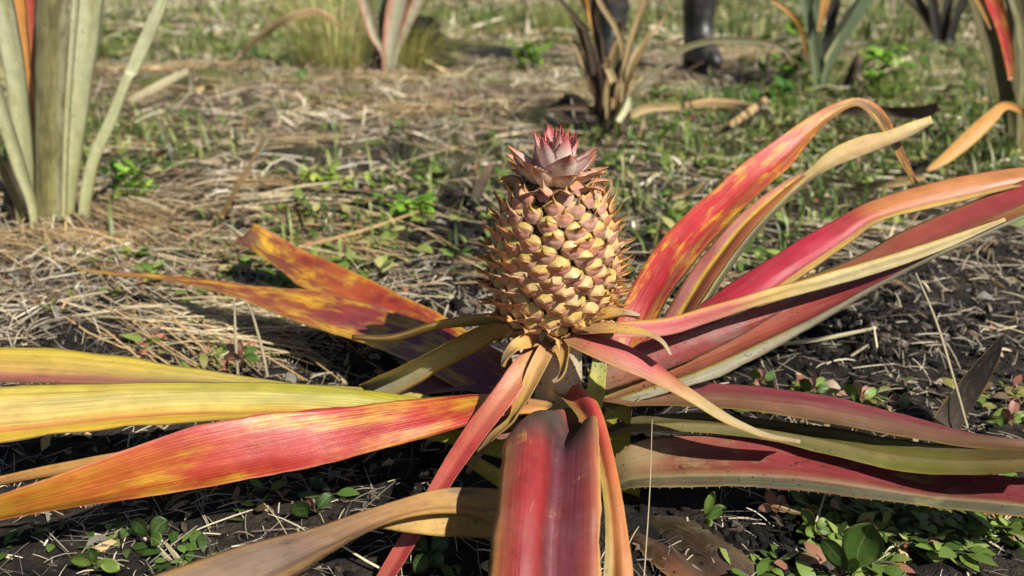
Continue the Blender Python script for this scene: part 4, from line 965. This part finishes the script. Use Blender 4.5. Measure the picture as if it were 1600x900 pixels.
# the withered one in the middle
Yd = 1.85
d = neighbour(950, 1.9, 'withered brown pineapple plant with stringy dead leaves in front of the boots', [
    (m_bdk, m_bdk, up([(940, 190, 16), (938, 130, 13), (934, 70, 12), (926, 0, 12)], Yd), {}),
    (m_bdk, m_bor, up([(936, 185, 12), (930, 110, 9), (916, 55, 9), (900, 28, 8)], Yd-.02, tipn=1), {}),
    (m_bor, m_bt, up([(938, 150, 6), (934, 80, 8), (924, 30, 10), (910, -10, 14)], Yd+.02), {}),
    (m_bt, m_bt, up([(944, 150, 5), (940, 80, 7), (932, 30, 8), (928, -5, 8)], Yd+.02), {}),
    (m_bt, m_bor, [(966, 170, Yd, 5), (973, 120, Yd-.02, 6), (972, 75, Yd-.03, 8), (960, 40, Yd-.03, 9), (942, 12, Yd-.02, 9), (928, -15, Yd, 8), (905, -40, Yd, 3)], {}),
    (m_bt, m_bt, up([(972, 175, 5), (975, 110, 7), (988, 55, 8), (1008, 0, 9)], Yd-.03), {}),
    (m_bt, m_bt, [(968, 180, Yd, 5), (985, 115, Yd-.04, 9), (1002, 80, Yd-.05, 9), (1017, 45, Yd-.05, 5)], {}),
    (m_bt, m_bor, [(944, 100, Yd-.03, 8), (954, 115, Yd-.05, 11), (960, 138, Yd-.06, 11), (958, 172, Yd-.06, 6)], {}),
    (m_bt, m_bdk, [(945, 180, Yd, 8), (948, 120, Yd-.03, 9), (960, 75, Yd-.04, 9), (966, 62, Yd-.04, 4)], {}),
    (m_bo, m_bdk, [(964, 192, Yd-.03, 12), (975, 165, Yd-.04, 11), (1010, 125, Yd-.02, 10), (1050, 88, Yd+.05, 10), (1085, 70, Yd+.1, 9), (1130, 62, Yd+.14, 9), (1180, 64, Yd+.16, 8), (1218, 72, Yd+.17, 9), (1234, 88, Yd+.16, 8), (1240, 104, Yd+.16, 4)], {}),
    (m_bt, m_bdk, [(968, 185, Yd-.06, 8), (985, 180, Yd-.10, 13), (1015, 169, Yd-.08, 13), (1064, 166, Yd-.05, 12)], {}),
    (m_bdk, m_bdk, [(940, 186, Yd, 14), (918, 170, Yd-.05, 12), (890, 168, Yd-.06, 9), (850, 172, Yd-.06, 4)], {}),
    (m_bp, m_bt, [(985, 150, Yd-.08, 5), (978, 170, Yd-.12, 9), (966, 190, Yd-.15, 9)], {}),
    (m_bt, m_bt, [(970, 180, Yd, 4), (986, 95, Yd+.05, 5), (1030, 40, Yd+.1, 6), (1048, 12, Yd+.1, 3)], {}),
]+[(random.choice([m_bt, m_bdk, m_bdk, m_bo, m_bt]), m_bdk, (lambda dx, hh, b: [(950+dx*.2, 186, Yd+b, 6), (950+dx*.6, 186-hh*.5, Yd+b, 9), (950+dx, 186-hh*.85, Yd+b*1.5, 8), (950+dx*1.35+random.uniform(-8, 8), 186-hh*random.uniform(.55, 1.05), Yd+b*1.5, 3)])(random.uniform(-62, 62), random.uniform(40, 190), random.uniform(-.06, .1)), {}) for _ in range(16)], stemr=.035)
neighbour(1285, 2.55, 'grey green pineapple plant with narrow pale edged leaves at upper right', [
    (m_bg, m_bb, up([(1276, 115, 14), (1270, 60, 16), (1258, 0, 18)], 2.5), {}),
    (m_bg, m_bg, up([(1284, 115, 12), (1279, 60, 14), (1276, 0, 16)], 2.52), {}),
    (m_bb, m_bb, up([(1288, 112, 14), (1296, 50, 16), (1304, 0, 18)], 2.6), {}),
    (m_bor, m_bb, up([(1280, 48, 6), (1286, 20, 12), (1292, -5, 16)], 2.48), {}),
    (m_bg, m_bp, up([(1290, 116, 10), (1312, 70, 14), (1336, 30, 15), (1360, -5, 15)], 2.5), {}),
    (m_bp, m_bg, up([(1288, 110, 7), (1308, 55, 10), (1338, 0, 12)], 2.55), {}),
    (m_bor, m_bt, [(1262, 90, 2.5, 5), (1252, 45, 2.45, 7), (1232, 18, 2.4, 8), (1205, 0, 2.4, 5)], {}),
])
neighbour(1470, 3.7, 'dark pineapple plant at the far end of the row', [  # leaves coloured near black
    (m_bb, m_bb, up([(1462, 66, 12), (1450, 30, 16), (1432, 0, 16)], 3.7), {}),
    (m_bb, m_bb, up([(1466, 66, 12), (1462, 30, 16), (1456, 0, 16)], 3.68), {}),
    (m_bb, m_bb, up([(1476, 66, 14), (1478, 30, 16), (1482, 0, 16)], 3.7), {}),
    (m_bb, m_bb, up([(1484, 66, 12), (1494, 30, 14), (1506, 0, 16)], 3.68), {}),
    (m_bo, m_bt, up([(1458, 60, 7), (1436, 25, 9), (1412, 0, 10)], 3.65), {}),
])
Yr = 1.62
neighbour(1592, Yr+.02, 'pineapple plant with one scarlet leaf at the upper right edge', [
    (m_bo, m_bo, up([(1584, 205, 26), (1568, 140, 30), (1550, 70, 34), (1530, 0, 36)], Yr), {}),
    (m_r1, m_bp, up([(1580, 125, 8), (1576, 85, 18), (1566, 40, 22), (1552, 0, 26)], Yr-.05), {}),
    (m_bd, m_bp, up([(1598, 190, 18), (1604, 120, 20), (1598, 50, 20), (1586, 0, 20)], Yr-.02), {}),
    (m_bo, m_bd, up([(1600, 190, 26), (1600, 120, 34), (1596, 60, 36), (1590, 0, 38)], Yr+.05), {}),
    (m_bd, m_bd, up([(1612, 205, 24), (1626, 120, 34), (1645, 0, 40)], Yr), {}),
    (m_bor, m_bt, [(1604, 190, Yr-.05, 8), (1594, 172, Yr-.12, 12), (1572, 165, Yr-.2, 13), (1552, 180, Yr-.24, 20), (1520, 210, Yr-.27, 24), (1480, 245, Yr-.30, 18), (1448, 267, Yr-.32, 5)], {}),
    (m_bor, m_bo, up([(1548, 45, 3), (1538, 22, 7), (1526, -2, 8)], Yr-.06), {}),
])
# ------------------------------------------------------------------ person in rubber boots
def boots_person():
    Yp = 3.05
    pr = at(1090, 60, Yp); pl = at(955, 60, Yp-.05)
    cx = (pr.x+pl.x)/2
    z0 = min(g1(pr.x, Yp), g1(pl.x, Yp))
    r = empty('person', (cx, Yp, z0), 'person in shiny black rubber boots standing behind the withered plant', 'person')
    t = NT('boot_rubber'); tc = t.n('ShaderNodeTexCoord'); n = t.noise(tc.outputs['Object'], 14, 4, .6)
    c, _ = t.ramp(n, [(.3, hx('161514')), (.5, hx('2a2826')), (.7, hx('5a5248'))])
    mb = t.finish(c, t.math('ADD', .26, t.math('MULTIPLY', n, .4)), t.bump(n, .5, .01), .6)
    ms = NT('boot_sole'); ms = ms.finish(hx('3a352e'), .9)
    t = NT('work_clothes'); tc = t.n('ShaderNodeTexCoord'); n = t.noise(tc.outputs['Object'], 30, 4, .6)
    mc = t.finish(t.ramp(n, [(.3, hx('2a3038')), (.7, hx('3e4650'))])[0], .9)
    def boot(p, Y, yaw, zg):
        S = []   # rings: centre forward, z, half width, half length
        for z, f, hw, hl in [(.02, .055, .046, .14), (.05, .055, .048, .142), (.075, .045, .047, .13), (.10, .02, .047, .10), (.13, .0, .048, .075), (.17, -.008, .052, .064), (.22, -.008, .058, .064), (.25, -.006, .056, .066), (.30, -.004, .062, .070), (.36, 0, .066, .074), (.385, 0, .068, .076)]:
            S.append((z, f, hw, hl))
        V, fs = [], []; sg = 28; cy, sy = math.cos(yaw), math.sin(yaw)
        for z, f, hw, hl in S:
            for j in range(sg):
                a = 2*math.pi*j/sg
                x = hw*math.cos(a)*(1+.03*math.sin(z*150)); y = -f - hl*math.sin(a)*(1+.04*math.sin(z*110+a))
                if z < .09 and y < -.08: x *= .96
                V.append((p+cy*x-sy*y, Y+sy*x+cy*y, zg+z-.004))
        k = len(S)
        for i in range(k-1):
            for j in range(sg): fs.append((i*sg+j, i*sg+(j+1) % sg, (i+1)*sg+(j+1) % sg, (i+1)*sg+j))
        fs.append(tuple(range(sg-1, -1, -1))); fs.append(tuple((k-1)*sg+j for j in range(sg)))
        b = link('rubber_boot', mesh('rubber_boot', V, fs, [mb]), r)
        V, fs = [], []
        for z, e in ((-.006, 1.02), (.018, 1.06)):
            for j in range(sg):
                a = 2*math.pi*j/sg; x = .046*e*math.cos(a); y = -.055-.14*e*math.sin(a)
                V.append((p+cy*x-sy*y, Y+sy*x+cy*y, zg+z))
        for j in range(sg): fs.append((j, (j+1) % sg, sg+(j+1) % sg, sg+j))
        fs.append(tuple(range(sg-1, -1, -1))); fs.append(tuple(sg+j for j in range(sg)))
        s = link('sole', mesh('sole', V, fs, [ms]), b); s.location = (0, 0, 0)
    boot(pr.x, Yp, R(10), g1(pr.x, Yp)); boot(pl.x, Yp-.05, R(-5), g1(pl.x, Yp-.05))
    J = [(cx, Yp, .95, .125), (cx+.09, Yp, .88, .095), (pr.x-.02, Yp-.02, .50, .062), (pr.x, Yp, .16, .045), (cx-.09, Yp, .88, .095), (pl.x+.02, Yp-.04, .50, .062), (pl.x, Yp-.05, .16, .045),
         (cx, Yp, 1.15, .13), (cx, Yp, 1.36, .14), (cx, Yp-.01, 1.49, .055), (cx, Yp-.03, 1.58, .085), (cx, Yp-.04, 1.68, .085),
         (cx+.19, Yp, 1.38, .058), (cx+.24, Yp-.02, 1.10, .045), (cx+.22, Yp-.12, .86, .032), (cx+.21, Yp-.16, .77, .035), (cx-.19, Yp, 1.38, .058), (cx-.24, Yp-.02, 1.10, .045), (cx-.22, Yp-.12, .86, .032), (cx-.21, Yp-.16, .77, .035)]
    E = [(0, 1), (1, 2), (2, 3), (0, 4), (4, 5), (5, 6), (0, 7), (7, 8), (8, 9), (9, 10), (10, 11), (8, 12), (12, 13), (13, 14), (14, 15), (8, 16), (16, 17), (17, 18), (18, 19)]
    me = bpy.data.meshes.new('body'); me.from_pydata([j[:3] for j in J], E, [])
    o = link('body', me, r); o.modifiers.new('skin', 'SKIN'); sv = me.skin_vertices[0].data
    for i, j in enumerate(J): sv[i].radius = (j[3], j[3]); sv[i].use_root = (i == 0)
    o.modifiers.new('sub', 'SUBSURF').render_levels = 2
    me.materials.append(mc)
boots_person()
# ------------------------------------------------------------------ grass tufts
def tuft(px, py, n, hgt, rad, label, pal, wts, lean, bend=0.0, wid=(.002, .0045)):
    g = ground_at(px, py)
    a = rng.uniform(0, 2*math.pi, n); rr = rad*np.sqrt(rng.uniform(0, 1, n))
    x = g.x+rr*np.cos(a); y = g.y+rr*np.sin(a); z = gh(x, y)
    h = hgt*rng.uniform(.45, 1, n); d = np.stack([np.cos(a)+bend, np.sin(a)*.7, np.zeros(n)], 1)
    ln = rng.uniform(.1, 1, n)*lean
    P0 = np.stack([x, y, z-.003], 1); P1 = P0+d*(h*ln*.35)[:, None]; P1[:, 2] += h*.75
    P2 = P0+d*(h*ln*1.3)[:, None]; P2[:, 2] += h*rng.uniform(.5, 1.0, n)
    side = unit(np.stack([-d[:, 1], d[:, 0], rng.normal(0, .3, n)], 1))
    V, Q, k = bez(P0, P1, P2, side, rng.uniform(*wid, n), [1, .9, .75, .5, .1], 4)
    o = link('grass_tuft', npmesh('grass_tuft', V, Q, [M_green], np.repeat(colours(n, pal, wts), k, 0)))
    tag(o, label, 'grass tuft')
tuft(530, 104, 480, .50, .17, 'tall yellowish grass tuft left of the pink striped plant', ['a0a25a', 'b8b468', '848c48', 'c8bc80', 'b0905c'], [4, 4, 2, 3, 1], 1.0, wid=(.0015, .0035))
tuft(655, 108, 380, .26, .10, 'low olive grass clump leaning to the right behind the fruit', ['98984c', 'b0aa60', '747a3c', 'c4b878'], [4, 3, 2, 3], .9, bend=1.3)
tuft(880, 45, 260, .3, .2, 'thin pale green grass clump left of the boots', ['8a9450', 'a8a860', '6a7838'], [3, 3, 2], .6)
tuft(1545, 250, 90, .06, .05, 'short green grass tuft under the drooping orange leaf', GP, GW, .8)
def weed(px, py, n, L, hgt, rad, label, pal, wts):
    g = ground_at(px, py)
    x = g.x+rng.normal(0, rad*.5, n); y = g.y+rng.normal(0, rad*.4, n); z = gh(x, y)
    a = rng.uniform(0, 2*math.pi, n); hh = hgt*rng.uniform(.05, 1, n); l = L*rng.uniform(.5, 1, n)
    d = np.stack([np.cos(a), np.sin(a), np.zeros(n)], 1)
    P0 = np.stack([x, y, z+hh], 1); P2 = P0+d*l[:, None]; P2[:, 2] += l*rng.uniform(-.3, .7, n)
    P1 = (P0+P2)/2; P1[:, 2] += l*.2
    side = unit(np.stack([-d[:, 1], d[:, 0], rng.normal(0, .4, n)], 1))
    V, Q, k = bez(P0, P1, P2, side, l*rng.uniform(.4, .6, n), [.12, .7, 1, .95, .6, .06], 5)
    c = np.repeat(colours(n, pal, wts), k, 0)
    sb = np.stack([x, y, z-.002], 1); s2 = P0.copy(); sm = (sb+s2)/2
    V2, Q2, k2 = bez(sb, sm, s2, np.tile([[1., 0, 0]], (n, 1)), np.full(n, .0016), [1, 1, 1], 2)
    c2 = np.repeat(colours(n, ['6a6a38'], [1]), k2, 0)
    o = link('weed', npmesh('weed', np.concatenate([V, V2]), np.concatenate([Q, Q2+len(V)]), [M_green], np.concatenate([c, c2])))
    tag(o, label, 'weed')
BG = ['6f9a2c', '86b23c', '5a8428', '9cbc50']; BW = [4, 3, 2, 2]
weed(213, 312, 60, .03, .05, .03, 'bright green leafy weed at the foot of the large left plant', BG, BW)
weed(826, 108, 60, .06, .10, .06, 'bright green weed on the path left of the withered plant', BG, BW)
weed(1372, 158, 80, .055, .16, .07, 'upright bright green weed behind the bent scarlet leaf', BG, BW)
weed(1235, 130, 70, .06, .2, .07, 'leafy green weed left of the grey green plant', ['4f7a24', '6f9a2c', '3f6420'], [3, 3, 2])
weed(512, 296, 36, .028, .03, .05, 'yellow green weed in straw left of the fruit', ['9ab040', '86a03c', 'b8c060'], [3, 3, 1])
weed(640, 350, 60, .03, .04, .03, 'spreading green weed on dark soil left of the fruit', BG, BW)
weed(1215, 165, 50, .05, .06, .05, 'dark green broad weed beside the soil heap', ['3f6a22', '56802a'], [1, 1])
# ------------------------------------------------------------------ seedlings in front
def plain_leaf(name, c1, c2, vein='c0c890'):
    return leaf_mat(name, [(0, c2), (.3, c1), (1, c1)], u=[(0, c1, 0), (.46, c1, 0), (.5, vein, .5), (.54, c1, 0)], streak=.08, dirt=.15, rough=.38, trans=.25, fibre=8, blotch=(c2, .58, .7))
m_sg = plain_leaf('seedling_green', '4c6a2a', '5f7c34'); m_sl = plain_leaf('seedling_lime', '7a9440', '94a450'); m_sp = plain_leaf('seedling_pink', 'c08a78', 'a86a5c'); m_sd = plain_leaf('seedling_dark', '35521f', '48662a')
def seedling(bx, by, Y, label, leaves, group=None):
    """leaves: (material, tip px, tip py, tip Y offset, width px)"""
    b = at(bx, by, Y)
    r = empty('seedling', b, label, 'seedling', group)
    for m, x, y, dY, wd in leaves:
        C = []
        for f, wf in ((0, .10), (.14, .10), (.24, .5), (.4, .9), (.58, 1.0), (.76, .85), (.90, .5), (1, .06)):
            C.append((bx+(x-bx)*f, by+(y-by)*f-4*math.sin(f*math.pi), Y+dY*f, wd*wf))
        strip('leaf', C, [m, m], r, tilt=.004, n=24, m=8, thick=.0006, prof=[(0, 0), (.5, -.10), (1, 0)])
def gY(py): return ground_at(800, py).y
seedling(1330, 902, .400, 'seedling with one large round glossy green leaf at lower right', [(m_sg, 1362, 818, -.006, 66), (m_sd, 1283, 842, .0, 30), (m_sl, 1338, 872, -.01, 18)])
seedling(1100, 818, .452, 'two leaved green seedling just right of the drooping folded leaf', [(m_sl, 1115, 768, .006, 16), (m_sg, 1134, 792, .0, 20), (m_sl, 1112, 822, -.01, 14)])
seedling(1211, 800, .462, 'pale pink seedling on bare black soil under the right hand leaves', [(m_sp, 1198, 766, .01, 18), (m_sp, 1226, 776, .006, 18), (m_sp, 1185, 796, .0, 14), (m_sp, 1236, 796, -.004, 14)])
seedling(1275, 832, .44, 'small lime seedling left of the dense weed mat', [(m_sl, 1252, 796, .006, 18), (m_sl, 1262, 838, -.006, 20), (m_sl, 1292, 812, .004, 16), (m_sg, 1298, 834, 0, 14)])
seedling(1345, 628, .60, 'reddish green seedling above the rolled right leaf', [(m_sl, 1318, 604, .02, 18), (m_sp, 1335, 596, .02, 14), (m_sp, 1358, 604, .015, 14), (m_sl, 1372, 610, .01, 16), (m_sg, 1330, 622, -.01, 14)])
seedling(1272, 614, .62, 'green and pink seedling in the middle of the dark soil on the right', [(m_sg, 1248, 596, .02, 16), (m_sl, 1290, 592, .02, 16), (m_sp, 1268, 586, .025, 12), (m_sg, 1296, 608, .0, 16)])
seedling(1192, 600, .635, 'mottled seedling beside the grey back of the long trough leaf', [(m_sl, 1170, 582, .02, 16), (m_sp, 1188, 572, .02, 14), (m_sg, 1212, 584, .015, 14), (m_sp, 1180, 602, -.005, 12)])
seedling(1578, 664, .56, 'rose coloured seedling by the black dead leaf at the right edge', [(m_sp, 1590, 622, .01, 20), (m_sp, 1566, 640, .0, 16), (m_sg, 1556, 660, -.01, 18), (m_sl, 1602, 650, 0, 18)])
seedling(150, 884, .405, 'seedling with one flat olive leaf at lower left', [(m_sl, 108, 876, .0, 22), (m_sl, 188, 890, -.004, 22), (m_sg, 140, 858, .008, 16)])
seedling(232, 842, .43, 'dark green seedling under the long red leaf at left', [(m_sd, 262, 812, .006, 28), (m_sd, 205, 815, .006, 26), (m_sg, 250, 850, -.006, 24)])
seedling(378, 560, .66, 'brownish seedling beside the thin white straws on the left', [(m_sp, 352, 540, .02, 13), (m_sg, 402, 544, .02, 13), (m_sp, 372, 532, .02, 11), (m_sg, 408, 564, -.004, 14), (m_sp, 350, 562, 0, 13)])
seedling(670, 866, .415, 'shaded broad leaved seedling between the pink strap leaf and the front leaf', [(m_sd, 640, 838, .006, 28), (m_sd, 702, 842, .006, 30), (m_sd, 690, 886, -.01, 26), (m_sd, 650, 896, -.01, 26)])
seedling(492, 800, .455, 'pink stemmed seedling beneath the withered foreground leaf', [(m_sd, 520, 772, .008, 20), (m_sp, 478, 778, .0, 9), (m_sd, 452, 800, 0, 26)])
# ------------------------------------------------------------------ single straws and dead leaves
m_sw = leaf_mat('straw_stem', [(0, 'b0a080'), (.5, 'c8bc98'), (1, 'b8a888')], streak=.4, dirt=.2, rough=.6)
m_sw2 = leaf_mat('straw_stem_tan', [(0, 'b08a58'), (.5, 'c0a070'), (1, 'a88a5c')], streak=.4, dirt=.3, rough=.6)
def one_straw(C, label, m=m_sw):
    tag(strip('straw', C, [m, m], None, n=24, m=4, thick=.0012, prof=ARCH), label, 'straw')
one_straw([(1512, 668, .555, 4), (1490, 590, .57, 4), (1462, 500, .585, 4), (1428, 420, .60, 3)], 'long thin pale stem leaning left above the right hand soil')
one_straw([(1006, 905, .40, 2.2), (1012, 820, .42, 2), (1016, 750, .43, 1.6), (1019, 655, .45, 1.2)], 'fine upright stalk in front of the dead spiny leaf')
one_straw([(418, 588, .67, 5), (408, 540, .68, 5), (390, 480, .685, 4), (374, 466, .69, 3)], 'bent white straw below the long orange leaf, nearer the fruit', m_sw)
one_straw([(372, 590, .66, 5), (368, 530, .665, 5), (366, 466, .67, 3)], 'straight upright white straw below the long orange leaf')
one_straw([(345, 340, 1.16, 9), (372, 290, 1.14, 8), (395, 250, 1.13, 6), (414, 205, 1.12, 3)], 'thick leaning dry stalk left of the fruit on bare straw', m_sw2)
one_straw([(470, 384, 1.02, 4), (560, 362, 1.06, 5), (655, 330, 1.12, 3)], 'long flat straw lying behind the brown tipped leaf', m_sw2)
one_straw([(200, 160, 2.0, 10), (250, 132, 2.2, 12), (295, 110, 2.4, 9)], 'pale flat straw right of the large left plant', m_sw)
one_straw([(1140, 196, 1.78, 10), (1170, 175, 1.85, 12), (1198, 154, 1.9, 10)], 'short tan straw crossing the dead leaf right of the withered plant', m_sw2)
one_straw([(1070, 165, 1.95, 9), (1110, 160, 1.97, 13), (1160, 164, 1.95, 11), (1205, 178, 1.86, 5)], 'flat tan dead leaf strip lying right of the withered plant', m_sw2)
one_straw([(1340, 122, 2.5, 8), (1380, 106, 2.7, 14), (1424, 90, 2.9, 8)], 'pale dead leaf strip lying right of the grey green plant', m_sw)
one_straw([(372, 88, 2.6, 6), (410, 55, 2.55, 12), (450, 28, 2.5, 14), (490, 18, 2.5, 12), (516, 28, 2.5, 9), (528, 42, 2.5, 4)], 'arching yellow dry blade in front of the tall grass tuft', m_bt)
one_straw([(1200, 540, .70, 5), (1280, 530, .73, 6), (1370, 512, .76, 4)], 'pale straw on the dark soil under the grey backed leaf')
one_straw([(1205, 788, .462, 6), (1240, 800, .456, 6), (1262, 806, .45, 4)], 'short flat straw below the pale pink seedling', m_sw2)
one_straw([(1290, 770, .465, 3), (1270, 830, .445, 3), (1245, 890, .42, 3)], 'fine grey stalk right of the pale pink seedling')
one_straw([(258, 850, .435, 7), (275, 868, .425, 7), (285, 882, .42, 5)], 'short broken straw stub at lower left', m_sw)
one_straw([(235, 840, .44, 7), (252, 862, .43, 8), (272, 880, .42, 5)], 'broken straw among the lower left weeds')
def dead_leaf(C, mats, label, **kw): tag(strip('dead_leaf', C, mats, None, **dict(dict(n=30, m=10, wav=.06), **kw)), label, 'dead leaf')
dead_leaf([(1480, 664, .56, 46), (1500, 630, .57, 44), (1528, 590, .58, 38), (1552, 555, .59, 24), (1568, 524, .60, 4)], [m_bdk2, m_bdk], 'black pointed dead leaf standing in the soil at the right edge')
dead_leaf([(1290, 172, 1.78, 10), (1345, 172, 1.74, 17), (1400, 176, 1.72, 19), (1440, 175, 1.70, 20), (1468, 166, 1.70, 16)], [m_bdk, m_bb], 'dark brown flat dead leaf lying behind the bent scarlet leaf')
dead_leaf([(1335, 292, 1.32, 10), (1380, 288, 1.28, 13), (1420, 282, 1.27, 14), (1446, 276, 1.27, 6)], [m_bt, m_bdk], 'curled tan dead leaf under the drooping leaf tip')
dead_leaf([(1000, 315, 1.3, 4), (1050, 305, 1.28, 10), (1085, 298, 1.27, 10), (1100, 285, 1.27, 5)], [m_sw2, m_bdk], 'thin curled dead leaf right of the fruit on open ground')
dead_leaf([(742, 316, 1.2, 14), (750, 292, 1.22, 17), (760, 270, 1.23, 13), (768, 255, 1.24, 5)], [m_bdk, m_bdk], 'upturned brown dead leaf just left of the crown')
# dark lump behind
def lump(px, py, r, label):
    g = ground_at(px, py)
    bm_v = []; fs = []; n, m = 14, 20
    for i in range(n+1):
        th = math.pi*i/n
        for j in range(m):
            q = 2*math.pi*j/m; d = Vector((math.sin(th)*math.cos(q), math.sin(th)*math.sin(q), math.cos(th)*1.1))
            k = r*(.35+1.3*float(fbm(d.x*1.7+d.z*2+9, d.y*1.7-d.z, 61)))*(1.25-.5*d.z)
            bm_v.append(Vector((g.x, g.y, g.z+r*.5))+d*k)
    for i in range(n):
        for j in range(m): fs.append((i*m+j, i*m+(j+1) % m, (i+1)*m+(j+1) % m, (i+1)*m+j))
    me = mesh('soil_lump', bm_v, fs, [M_lump]); tag(link('soil_lump', me), label, 'soil lump')
t = NT('black_lump'); tc = t.n('ShaderNodeTexCoord'); nn_ = t.noise(tc.outputs['Object'], 40, 5, .7)
M_lump = t.finish(t.ramp(nn_, [(.3, hx('0e0d0c')), (.8, hx('2b2723'))])[0], .95, t.bump(nn_, .8, .02), .15)
lump(663, 62, .085, 'black soil lump beside the pink striped plant')
lump(893, 176, .035, 'black soil lump at the left foot of the withered plant')
